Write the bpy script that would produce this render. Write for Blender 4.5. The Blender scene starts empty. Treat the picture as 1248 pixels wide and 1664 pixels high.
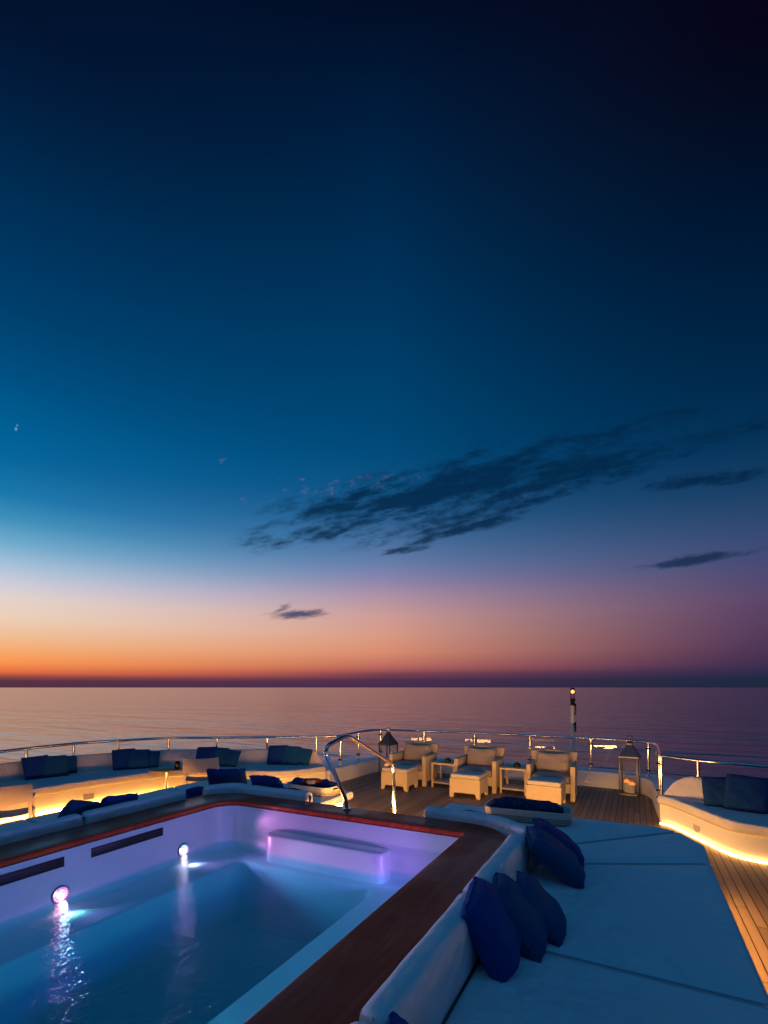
import bpy, bmesh, math, random
from mathutils import Vector, Matrix
random.seed(7)
S = bpy.context.scene
COL = S.collection
R = math.radians
PI = math.pi

# ------------------------------------------------------------------ frame
# x = to starboard, y = along the yacht's axis towards the bow, z = up from the deck
FPX, PX, PY, H = 790.0, 624.0, 1117.0, 2.05
SN, CS = 0.457, 0.889


def cam2ship(X, Y, z):
    return Vector((CS * X - SN * Y, SN * X + CS * Y, z))


def P(px, py, z):
    """survey point: where the sight line meets the level z"""
    Y = FPX * (H - z) / (py - PY)
    return cam2ship((px - PX) / FPX * Y, Y, z)


def lin(r, g, b):
    f = lambda c: (c / 255 / 12.92) if c / 255 <= 0.04045 else ((c / 255 + 0.055) / 1.055) ** 2.4
    return (f(r), f(g), f(b), 1.0)


# ------------------------------------------------------------------ objects
def tag(o, label=None, cat=None, group=None, kind=None):
    if label: o['label'] = label
    if cat: o['category'] = cat
    if group: o['group'] = group
    if kind: o['kind'] = kind
    return o


def empty(name, loc=(0, 0, 0), rz=0, label=None, cat=None, group=None):
    o = bpy.data.objects.new(name, None)
    o.empty_display_size = 0.1
    COL.objects.link(o)
    o.location = loc
    o.rotation_euler = (0, 0, rz)
    return tag(o, label, cat, group)


def link(name, me, mats, parent=None):
    o = bpy.data.objects.new(name, me)
    COL.objects.link(o)
    if not isinstance(mats, (list, tuple)): mats = [mats]
    for m in mats: me.materials.append(m)
    if parent is not None: o.parent = parent
    return o


def from_bm(name, bm, mats, parent=None, smooth=True, angle=40):
    bmesh.ops.remove_doubles(bm, verts=bm.verts, dist=1e-6)
    bmesh.ops.recalc_face_normals(bm, faces=bm.faces)
    me = bpy.data.meshes.new(name)
    bm.to_mesh(me)
    bm.free()
    if smooth:
        me.polygons.foreach_set('use_smooth', [True] * len(me.polygons))
        me.set_sharp_from_angle(angle=R(angle))
    return link(name, me, mats, parent)


def copy_tree(o, parent=None):
    c = o.copy()
    COL.objects.link(c)
    c.parent = parent
    for ch in [k for k in COL.objects if k.parent == o]:
        copy_tree(ch, c)
    return c


def rings(bm, rr, closed=True, cap0=True, cap1=True, mat=0):
    vs = [[bm.verts.new(p) for p in r] for r in rr]
    n = len(rr[0])
    for a, b in zip(vs, vs[1:]):
        for i in range(n if closed else n - 1):
            j = (i + 1) % n
            f = bm.faces.new((a[i], a[j], b[j], b[i]))
            f.material_index = mat
    if cap0: bm.faces.new(vs[0][::-1]).material_index = mat
    if cap1: bm.faces.new(vs[-1]).material_index = mat
    return vs


def box(bm, x0, x1, y0, y1, z0, z1, bev=0.0, seg=2, M=None):
    r = bmesh.ops.create_cube(bm, size=1)
    vs = r['verts']
    for v in vs:
        v.co = Vector(((x0 + x1) / 2 + v.co.x * (x1 - x0), (y0 + y1) / 2 + v.co.y * (y1 - y0), (z0 + z1) / 2 + v.co.z * (z1 - z0)))
    if bev:
        es = list({e for v in vs for e in v.link_edges})
        q = bmesh.ops.bevel(bm, geom=es, offset=bev, segments=seg, affect='EDGES', profile=0.5)
        vs = list({v for f in q['faces'] for v in f.verts} | {v for v in vs if v.is_valid})
    if M is not None:
        bmesh.ops.transform(bm, matrix=M, verts=vs)
    return vs


def frames(pts, closed=False):
    """parallel transport frames"""
    n = len(pts)
    T = []
    for i in range(n):
        a = pts[i - 1] if (closed or i > 0) else pts[i]
        b = pts[(i + 1) % n] if (closed or i < n - 1) else pts[i]
        T.append((b - a).normalized())
    up = Vector((0, 0, 1))
    if abs(T[0].z) > 0.9: up = Vector((1, 0, 0))
    N = [(up - T[0] * up.dot(T[0])).normalized()]
    for i in range(1, n):
        v = N[-1] - T[i] * N[-1].dot(T[i])
        N.append(v.normalized())
    return T, N


def tube(bm, pts, rad, seg=10, closed=False, mat=0):
    pts = [Vector(p) for p in pts]
    T, N = frames(pts, closed)
    rr = []
    for i, p in enumerate(pts):
        B = T[i].cross(N[i])
        r = rad[i] if isinstance(rad, (list, tuple)) else rad
        rr.append([p + (N[i] * math.cos(2 * PI * k / seg) + B * math.sin(2 * PI * k / seg)) * r for k in range(seg)])
    if closed:
        rr.append(rr[0])
        return rings(bm, rr, cap0=False, cap1=False, mat=mat)
    return rings(bm, rr, mat=mat)


def bend(pts, r, n=6):
    """round the corners of a polyline"""
    pts = [Vector(p) for p in pts]
    out = [pts[0]]
    for a, b, c in zip(pts, pts[1:], pts[2:]):
        d0 = min(r, (b - a).length * 0.48)
        d1 = min(r, (c - b).length * 0.48)
        p0 = b + (a - b).normalized() * d0
        p1 = b + (c - b).normalized() * d1
        for k in range(n + 1):
            t = k / n
            out.append(p0 * (1 - t) ** 2 + b * 2 * t * (1 - t) + p1 * t * t)
    out.append(pts[-1])
    return out


def spline(pts, n):
    """Catmull-Rom through pts, then n samples of equal length"""
    pts = [Vector(p) for p in pts]
    q = [pts[0] * 2 - pts[1]] + pts + [pts[-1] * 2 - pts[-2]]
    d = []
    for i in range(1, len(q) - 2):
        for k in range(24):
            t = k / 24
            a, b, c, e = q[i - 1], q[i], q[i + 1], q[i + 2]
            d.append(0.5 * ((2 * b) + (c - a) * t + (2 * a - 5 * b + 4 * c - e) * t * t + (3 * b - a - 3 * c + e) * t ** 3))
    d.append(pts[-1])
    return resample(d, n)


def resample(d, n):
    L = [0]
    for a, b in zip(d, d[1:]): L.append(L[-1] + (b - a).length)
    out, j = [], 0
    for k in range(n):
        s = L[-1] * k / (n - 1)
        while j < len(d) - 2 and L[j + 1] < s: j += 1
        t = (s - L[j]) / max(1e-9, L[j + 1] - L[j])
        out.append(d[j].lerp(d[j + 1], min(1, max(0, t))))
    return out


def area2(o):
    return sum(a[0] * b[1] - b[0] * a[1] for a, b in zip(o, o[1:] + o[:1]))


def dense(o, step):
    out = []
    for a, b in zip(o, o[1:] + o[:1]):
        L = math.hypot(b[0] - a[0], b[1] - a[1])
        n = max(1, round(L / step))
        for k in range(n):
            t = k / n
            out.append((a[0] + (b[0] - a[0]) * t, a[1] + (b[1] - a[1]) * t))
    return out


def rounded(o, r, n=5):
    """round polygon corners; r number or list"""
    if area2(o) < 0: o = o[::-1]
    out = []
    m = len(o)
    for i in range(m):
        a, b, c = Vector(o[i - 1]), Vector(o[i]), Vector(o[(i + 1) % m])
        rr = r[i] if isinstance(r, (list, tuple)) else r
        d0, d1 = min(rr, (a - b).length * .45), min(rr, (c - b).length * .45)
        p0, p1 = b + (a - b).normalized() * d0, b + (c - b).normalized() * d1
        for k in range(n + 1):
            t = k / n
            q = p0 * (1 - t) ** 2 + b * 2 * t * (1 - t) + p1 * t * t
            out.append((q.x, q.y))
    return out


def inset(o, d):
    """offset a counter-clockwise polygon inwards by d"""
    n = len(o)
    out = []
    for i in range(n):
        a, b, c = Vector(o[i - 1]), Vector(o[i]), Vector(o[(i + 1) % n])
        e0, e1 = (b - a), (c - b)
        if e0.length < 1e-7: e0 = e1
        if e1.length < 1e-7: e1 = e0
        n0 = Vector((-e0.y, e0.x)).normalized()
        n1 = Vector((-e1.y, e1.x)).normalized()
        m = n0 + n1
        k = max(0.35, m.dot(n0))
        q = b + m / k * d
        out.append((q.x, q.y))
    return out


def cushion_bm(o, z0, z1, r=0.03, puff=0.012, gap=0.004, cr=0.04):
    """soft upholstered slab over a polygon outline"""
    if area2(o) < 0: o = o[::-1]
    o = inset(o, gap)
    h = z1 - z0
    prof = [(r * .7, z0), (r * .2, z0 + r * .3), (0, z0 + r), (0, z0 + h * .5)]
    for k in range(6):
        a = PI / 2 * k / 5
        prof.append((r * (1 - math.cos(a)), z1 - r + r * math.sin(a)))
    prof += [(r + .05, z1 + puff * .6), (r + .13, z1 + puff)]
    bm = bmesh.new()
    rr = []
    for d, z in prof:
        rr.append([Vector((x, y, z)) for x, y in rounded(inset(o, d), max(.006, cr - d * .5))])
    rings(bm, rr)
    return bm


def prism_bm(o, z0, z1, bev=0.0):
    if area2(o) < 0: o = o[::-1]
    bm = bmesh.new()
    rr = [[Vector((x, y, z0)) for x, y in o]]
    if bev:
        rr.append([Vector((x, y, z1 - bev)) for x, y in o])
        rr.append([Vector((x, y, z1 - bev * .3)) for x, y in inset(o, bev * .3)])
        rr.append([Vector((x, y, z1)) for x, y in inset(o, bev)])
    else:
        rr.append([Vector((x, y, z1)) for x, y in o])
    rings(bm, rr)
    return bm


# ------------------------------------------------------------------ materials
def mat(name):
    m = bpy.data.materials.new(name)
    m.use_nodes = True
    nt = m.node_tree
    nt.nodes.clear()
    return m, nt, nt.nodes.new('ShaderNodeOutputMaterial')


def N(nt, t, **kw):
    n = nt.nodes.new('ShaderNode' + t)
    for k, v in kw.items():
        if k in n.inputs: n.inputs[k].default_value = v
        else: setattr(n, k, v)
    return n


def principled(name, col, rough=.5, metal=0, coat=0, sheen=0, bump=None, var=0.0, varscale=3.0, spec=.5):
    m, nt, out = mat(name)
    p = N(nt, 'BsdfPrincipled')
    p.inputs['Base Color'].default_value = (*col[:3], 1)
    p.inputs['Roughness'].default_value = rough
    p.inputs['Metallic'].default_value = metal
    p.inputs['Coat Weight'].default_value = coat
    p.inputs['Sheen Weight'].default_value = sheen
    p.inputs['Specular IOR Level'].default_value = spec
    tc = N(nt, 'TexCoord')
    if var:
        nz = N(nt, 'TexNoise')
        nz.inputs['Scale'].default_value = varscale
        nz.inputs['Detail'].default_value = 5
        nt.links.new(tc.outputs['Object'], nz.inputs['Vector'])
        mx = N(nt, 'Mix', data_type='RGBA')
        mx.inputs[6].default_value = tuple(c * (1 - var) for c in col[:3]) + (1,)
        mx.inputs[7].default_value = tuple(min(1, c * (1 + var)) for c in col[:3]) + (1,)
        nt.links.new(nz.outputs['Fac'], mx.inputs[0])
        nt.links.new(mx.outputs[2], p.inputs['Base Color'])
    last = None
    for sc, st, dist in (bump or []):
        nz = N(nt, 'TexNoise')
        nz.inputs['Scale'].default_value = sc
        nz.inputs['Detail'].default_value = 3
        nt.links.new(tc.outputs['Object'], nz.inputs['Vector'])
        b = N(nt, 'Bump')
        b.inputs['Strength'].default_value = st
        b.inputs['Distance'].default_value = dist
        nt.links.new(nz.outputs['Fac'], b.inputs['Height'])
        if last: nt.links.new(last.outputs[0], b.inputs['Normal'])
        last = b
    if last: nt.links.new(last.outputs[0], p.inputs['Normal'])
    nt.links.new(p.outputs[0], out.inputs[0])
    return m


def emission(name, col, s):
    m, nt, out = mat(name)
    e = N(nt, 'Emission')
    e.inputs[0].default_value = (*col[:3], 1)
    e.inputs[1].default_value = s
    nt.links.new(e.outputs[0], out.inputs[0])
    return m


FAB = [(2.6, .8, .11), (9, .8, .025), (240, .5, .003)]
M_fabric = principled('white_outdoor_fabric', (.76, .78, .79), .9, sheen=.15, bump=FAB, var=.05, spec=.2)
M_piping = principled('piping_cord', (.50, .50, .52), .85, bump=[(300, .4, .002)])
M_sofa = principled('sofa_fabric', (.60, .57, .55), .9, sheen=.1, bump=FAB, var=.05, spec=.2)
M_gel = principled('white_gelcoat', (.74, .73, .71), .32, coat=.2, var=.03, varscale=1.3)
M_pool = principled('pool_gelcoat', (.74, .74, .77), .28, var=.03, varscale=1.5)
M_panel = principled('grey_panel', (.45, .42, .38), .6, bump=[(400, .4, .002)])
M_steel = principled('polished_steel', (.72, .72, .72), .1, metal=1, bump=[(14, .04, .01)])
M_bezel = principled('lamp_bezel', (.34, .32, .36), .35, metal=.5)
M_dark = principled('dark_metal', (.03, .03, .035), .4, metal=.6)
M_bronze = principled('lantern_metal', (.14, .13, .12), .38, metal=.7, var=.2)
M_black = principled('black_ceramic', (.012, .012, .012), .25)
M_wicker = principled('cream_wicker', (.62, .49, .30), .7, bump=[(120, .5, .004)], var=.08, varscale=30)
M_tauped = principled('taupe_cushion', (.34, .285, .25), .85, sheen=.2, bump=[(11, .6, .02), (260, .3, .002)], var=.06)
M_ottoman = principled('pale_seat_pad', (.58, .54, .48), .85, bump=[(11, .4, .012), (260, .3, .002)])
M_wax = principled('candle_wax', (.75, .68, .6), .6)
M_canvas = principled('cream_canvas', (.66, .58, .45), .85, bump=[(5, .4, .02), (300, .3, .002)], var=.05)
M_teakf = principled('chair_teak', (.30, .17, .08), .5, var=.2, varscale=12)
M_navy = principled('navy_cotton', (.004, .042, .20), .92, sheen=.04, bump=[(8, .8, .03), (300, .4, .002)], var=.15, spec=.15)
M_royal = principled('royal_blue_cotton', (.001, .055, .24), .9, sheen=.04, bump=[(8, .8, .03), (300, .4, .002)], var=.12, spec=.15)
M_teal = principled('petrol_blue_cotton', (.005, .075, .19), .9, sheen=.04, bump=[(8, .8, .03), (300, .4, .002)], var=.15, spec=.15)
M_slate = principled('slate_navy_cotton', (.003, .036, .15), .92, sheen=.04, bump=[(8, .8, .03), (300, .4, .002)], var=.15, spec=.15)
M_red = principled('red_towel', (.28, .03, .03), .9, bump=[(60, .6, .01)])
M_cream = principled('cream_towel', (.55, .42, .26), .9, bump=[(60, .6, .01)])
M_hull = principled('hull_paint', (.7, .7, .7), .3, coat=.3)


def wicker_weave():
    m, nt, out = mat('woven_basket')
    tc = N(nt, 'TexCoord')
    br = N(nt, 'TexBrick')
    mp = N(nt, 'Mapping')
    nt.links.new(tc.outputs['UV'], mp.inputs[0])
    br.inputs['Scale'].default_value = 1
    br.inputs['Brick Width'].default_value = .05
    br.inputs['Row Height'].default_value = .028
    br.inputs['Mortar Size'].default_value = .0035
    br.inputs['Mortar Smooth'].default_value = .6
    br.inputs['Color1'].default_value = (.60, .53, .43, 1)
    br.inputs['Color2'].default_value = (.50, .43, .34, 1)
    br.inputs['Mortar'].default_value = (.10, .07, .045, 1)
    nt.links.new(mp.outputs[0], br.inputs[0])
    p = N(nt, 'BsdfPrincipled')
    p.inputs['Roughness'].default_value = .7
    nt.links.new(br.outputs['Color'], p.inputs['Base Color'])
    b = N(nt, 'Bump', invert=True)
    b.inputs['Strength'].default_value = .8
    b.inputs['Distance'].default_value = .01
    nt.links.new(br.outputs['Fac'], b.inputs['Height'])
    nt.links.new(b.outputs[0], p.inputs['Normal'])
    nt.links.new(p.outputs[0], out.inputs[0])
    return m


M_weave = wicker_weave()
M_band = principled('basket_band', (.62, .57, .50), .7, bump=[(90, .4, .003)])


def throw_mat():
    m, nt, out = mat('speckled_navy_throw')
    tc = N(nt, 'TexCoord')
    v = N(nt, 'TexVoronoi')
    v.inputs['Scale'].default_value = 60
    nt.links.new(tc.outputs['Object'], v.inputs['Vector'])
    r = N(nt, 'ValToRGB')
    r.color_ramp.elements[0].position = .16
    r.color_ramp.elements[0].color = (.10, .16, .34, 1)
    r.color_ramp.elements[1].position = .30
    r.color_ramp.elements[1].color = (.004, .014, .075, 1)
    nt.links.new(v.outputs['Distance'], r.inputs[0])
    p = N(nt, 'BsdfPrincipled')
    p.inputs['Roughness'].default_value = .9
    nt.links.new(r.outputs[0], p.inputs['Base Color'])
    b = N(nt, 'Bump')
    b.inputs['Strength'].default_value = .6
    b.inputs['Distance'].default_value = .01
    nt.links.new(v.outputs['Distance'], b.inputs['Height'])
    nt.links.new(b.outputs[0], p.inputs['Normal'])
    nt.links.new(p.outputs[0], out.inputs[0])
    return m


M_throw = throw_mat()


def math_chain(nt):
    def m(op, a, b=None, c=None, clamp=False):
        n = nt.nodes.new('ShaderNodeMath')
        n.operation = op
        n.use_clamp = clamp
        for i, v in enumerate((a, b, c)):
            if v is None: continue
            if isinstance(v, (int, float)): n.inputs[i].default_value = v
            else: nt.links.new(v, n.inputs[i])
        return n.outputs[0]
    return m


def deck_mat():
    m, nt, out = mat('teak_deck')
    k = math_chain(nt)
    tc = N(nt, 'TexCoord')
    sp = N(nt, 'SeparateXYZ')
    nt.links.new(tc.outputs['Object'], sp.inputs[0])
    w = .085
    q = k('DIVIDE', sp.outputs[0], w)
    idx = k('FLOOR', q)
    fr = k('FRACT', q)
    edge = k('MINIMUM', fr, k('SUBTRACT', 1.0, fr))
    seam = k('LESS_THAN', edge, .055)
    wn = N(nt, 'TexWhiteNoise', noise_dimensions='1D')
    nt.links.new(idx, wn.inputs['W'])
    yy = k('DIVIDE', k('ADD', sp.outputs[1], k('MULTIPLY', wn.outputs[0], 7.0)), 2.6)
    fy = k('FRACT', yy)
    butt = k('LESS_THAN', k('MINIMUM', fy, k('SUBTRACT', 1.0, fy)), .0016)
    seam = k('MAXIMUM', seam, butt)
    wn2 = N(nt, 'TexWhiteNoise', noise_dimensions='2D')
    cb = N(nt, 'CombineXYZ')
    nt.links.new(idx, cb.inputs[0])
    nt.links.new(k('FLOOR', yy), cb.inputs[1])
    nt.links.new(cb.outputs[0], wn2.inputs['Vector'])
    mp = N(nt, 'Mapping')
    mp.inputs['Scale'].default_value = (60, 2.2, 1)
    nt.links.new(tc.outputs['Object'], mp.inputs[0])
    nz = N(nt, 'TexNoise')
    nz.inputs['Scale'].default_value = 1
    nz.inputs['Detail'].default_value = 6
    nt.links.new(mp.outputs[0], nz.inputs[0])
    f = k('ADD', k('MULTIPLY', wn2.outputs[0], .55), k('MULTIPLY', nz.outputs['Fac'], .45))
    r = N(nt, 'ValToRGB')
    r.color_ramp.elements[0].position = .15
    r.color_ramp.elements[0].color = (.18, .118, .070, 1)
    r.color_ramp.elements[1].position = .85
    r.color_ramp.elements[1].color = (.32, .225, .145, 1)
    nt.links.new(f, r.inputs[0])
    mx = N(nt, 'Mix', data_type='RGBA')
    nt.links.new(seam, mx.inputs[0])
    nt.links.new(r.outputs[0], mx.inputs[6])
    mx.inputs[7].default_value = (.012, .011, .011, 1)
    p = N(nt, 'BsdfPrincipled')
    nt.links.new(mx.outputs[2], p.inputs['Base Color'])
    p.inputs['Roughness'].default_value = .6
    p.inputs['Specular IOR Level'].default_value = .3
    b = N(nt, 'Bump')
    b.inputs['Strength'].default_value = .5
    b.inputs['Distance'].default_value = .004
    nt.links.new(k('SUBTRACT', nz.outputs['Fac'], seam), b.inputs['Height'])
    nt.links.new(b.outputs[0], p.inputs['Normal'])
    nt.links.new(p.outputs[0], out.inputs[0])
    return m


def mahogany_mat():
    m, nt, out = mat('varnished_mahogany')
    k = math_chain(nt)
    tc = N(nt, 'TexCoord')
    mp = N(nt, 'Mapping')
    mp.inputs['Scale'].default_value = (22, 2.0, 8)
    nt.links.new(tc.outputs['Object'], mp.inputs[0])
    nz = N(nt, 'TexNoise')
    nz.inputs['Scale'].default_value = 1
    nz.inputs['Detail'].default_value = 7
    nz.inputs['Distortion'].default_value = .6
    nt.links.new(mp.outputs[0], nz.inputs[0])
    big = N(nt, 'TexNoise')
    big.inputs['Scale'].default_value = 1.6
    big.inputs['Detail'].default_value = 4
    nt.links.new(tc.outputs['Object'], big.inputs[0])
    f = k('ADD', k('MULTIPLY', nz.outputs['Fac'], .65), k('MULTIPLY', big.outputs['Fac'], .35))
    r = N(nt, 'ValToRGB')
    r.color_ramp.elements[0].position = .32
    r.color_ramp.elements[0].color = (.44, .030, .012, 1)
    r.color_ramp.elements[1].position = .68
    r.color_ramp.elements[1].color = (.90, .10, .028, 1)
    nt.links.new(f, r.inputs[0])
    p = N(nt, 'BsdfPrincipled')
    sp = N(nt, 'SeparateXYZ')
    nt.links.new(tc.outputs['Object'], sp.inputs[0])
    jy = k('LESS_THAN', k('ABSOLUTE', k('SUBTRACT', k('FRACT', k('DIVIDE', k('ADD', sp.outputs[1], 10.5), 2.1)), .5)), .0016)
    jx = k('LESS_THAN', k('ABSOLUTE', k('SUBTRACT', k('FRACT', k('DIVIDE', k('ADD', sp.outputs[0], 10.1), 1.35)), .5)), .0024)
    joint = k('MAXIMUM', jy, k('MULTIPLY', jx, k('GREATER_THAN', sp.outputs[1], 4.365)))
    jm = N(nt, 'Mix', data_type='RGBA')
    nt.links.new(joint, jm.inputs[0])
    nt.links.new(r.outputs[0], jm.inputs[6])
    jm.inputs[7].default_value = (.02, .008, .006, 1)
    nt.links.new(jm.outputs[2], p.inputs['Base Color'])
    mr = N(nt, 'MapRange')
    mr.inputs[1].default_value = .4
    mr.inputs[2].default_value = .62
    mr.inputs[3].default_value = .55
    mr.inputs[4].default_value = .24
    nt.links.new(big.outputs['Fac'], mr.inputs[0])
    nt.links.new(mr.outputs[0], p.inputs['Roughness'])
    p.inputs['Specular IOR Level'].default_value = .22
    b = N(nt, 'Bump')
    b.inputs['Strength'].default_value = .15
    b.inputs['Distance'].default_value = .004
    nt.links.new(nz.outputs['Fac'], b.inputs['Height'])
    nt.links.new(b.outputs[0], p.inputs['Normal'])
    nt.links.new(p.outputs[0], out.inputs[0])
    return m


def water_mat():
    m, nt, out = mat('pool_water')
    tc = N(nt, 'TexCoord')
    h = None
    last = None
    for sc, st, d in ((3.0, .08, .03), (19.0, .44, .011), (60.0, .74, .007)):
        nz = N(nt, 'TexNoise')
        nz.inputs['Scale'].default_value = sc
        nz.inputs['Detail'].default_value = 2
        nt.links.new(tc.outputs['Object'], nz.inputs[0])
        b = N(nt, 'Bump')
        b.inputs['Strength'].default_value = st
        b.inputs['Distance'].default_value = d
        nt.links.new(nz.outputs['Fac'], b.inputs['Height'])
        if last: nt.links.new(last.outputs[0], b.inputs['Normal'])
        last = b
    fr = N(nt, 'Fresnel')
    fr.inputs[0].default_value = 1.33
    nt.links.new(last.outputs[0], fr.inputs['Normal'])
    tr = N(nt, 'BsdfTransparent')
    tr.inputs[0].default_value = (1, 1, 1, 1)
    gl = N(nt, 'BsdfGlossy')
    gl.inputs['Roughness'].default_value = .03
    nt.links.new(last.outputs[0], gl.inputs['Normal'])
    mx = N(nt, 'MixShader')
    ge = N(nt, 'NewGeometry')
    kk = math_chain(nt)
    nt.links.new(kk('MULTIPLY', fr.outputs[0], kk('SUBTRACT', 1.0, ge.outputs['Backfacing'])), mx.inputs[0])
    nt.links.new(tr.outputs[0], mx.inputs[1])
    nt.links.new(gl.outputs[0], mx.inputs[2])
    nt.links.new(mx.outputs[0], out.inputs[0])
    va = N(nt, 'VolumeAbsorption')
    va.inputs['Color'].default_value = (0, .835, .842, 1)
    va.inputs['Density'].default_value = 1.75
    nt.links.new(va.outputs[0], out.inputs['Volume'])
    return m


def glass_mat(name, refl=1.0):
    m, nt, out = mat(name)
    fr = N(nt, 'Fresnel')
    fr.inputs[0].default_value = 1.5
    tr = N(nt, 'BsdfTransparent')
    tr.inputs[0].default_value = (.95, .97, .97, 1)
    gl = N(nt, 'BsdfGlossy')
    gl.inputs['Roughness'].default_value = .0
    mx = N(nt, 'MixShader')
    ge = N(nt, 'NewGeometry')
    kk = math_chain(nt)
    nt.links.new(kk('MULTIPLY', fr.outputs[0], kk('SUBTRACT', 1.0, ge.outputs['Backfacing'])), mx.inputs[0])
    nt.links.new(tr.outputs[0], mx.inputs[1])
    nt.links.new(gl.outputs[0], mx.inputs[2])
    nt.links.new(mx.outputs[0], out.inputs[0])
    return m


def sea_mat():
    m, nt, out = mat('sea_water')
    tc = N(nt, 'TexCoord')
    last = None
    for sc, st, d, rot in (((.012, .05, 1), .5, 3.0, 0.5), ((.07, .24, 1), .36, .8, 0.42), ((.5, 1.3, 1), .30, .14, 0.35)):
        mp = N(nt, 'Mapping')
        mp.inputs['Rotation'].default_value = (0, 0, -rot)
        mp.inputs['Scale'].default_value = sc
        nt.links.new(tc.outputs['Object'], mp.inputs[0])
        nz = N(nt, 'TexNoise')
        nz.inputs['Scale'].default_value = 1
        nz.inputs['Detail'].default_value = 4
        nt.links.new(mp.outputs[0], nz.inputs[0])
        b = N(nt, 'Bump')
        b.inputs['Strength'].default_value = st
        b.inputs['Distance'].default_value = d
        nt.links.new(nz.outputs['Fac'], b.inputs['Height'])
        if last: nt.links.new(last.outputs[0], b.inputs['Normal'])
        last = b
    p = N(nt, 'BsdfPrincipled')
    p.inputs['Base Color'].default_value = (.014, .016, .030, 1)
    p.inputs['Roughness'].default_value = .17
    p.inputs['IOR'].default_value = 2.3
    nt.links.new(last.outputs[0], p.inputs['Normal'])
    nt.links.new(p.outputs[0], out.inputs[0])
    return m


M_deck = deck_mat()
M_mahog = mahogany_mat()
M_water = water_mat()
M_glass = glass_mat('clear_glass')
M_sea = sea_mat()
WARM = (1.0, .43, .08)
LED_SOFA = emission('sofa_led', (1.0, .47, .12), 9)
GLOW_LIP = emission('lit_lip_underside', WARM, .7)  # glow standing in for the brightly lit underside of the seat lip
LED_BED = emission('daybed_led', (1.0, .47, .13), 105)
LED_DIM = emission('daybed_led_dimmed', (1.0, .38, .07), 27)
LED_MID = emission('daybed_led_side', (1.0, .45, .11), 40)
M_flame = emission('candle_glow', (1.0, .27, .06), 1.3)
M_bulb = emission('mast_bulb', (1.0, .36, .08), 4.0)
L_white = emission('pool_led_white', (.95, .70, 1.0), 45)
L_rose = emission('pool_led_rose', (1.0, .42, .80), 60)
L_pink = emission('pool_led_pink', (1.0, .06, .55), 16)
L_blue = emission('pool_led_blue', (.06, .3, 1.0), 10)
L_cyan = emission('pool_led_cyan', (.1, .9, 1.0), 18)
L_amber = emission('pool_led_amber', (1.0, .5, .15), 40)


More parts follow.
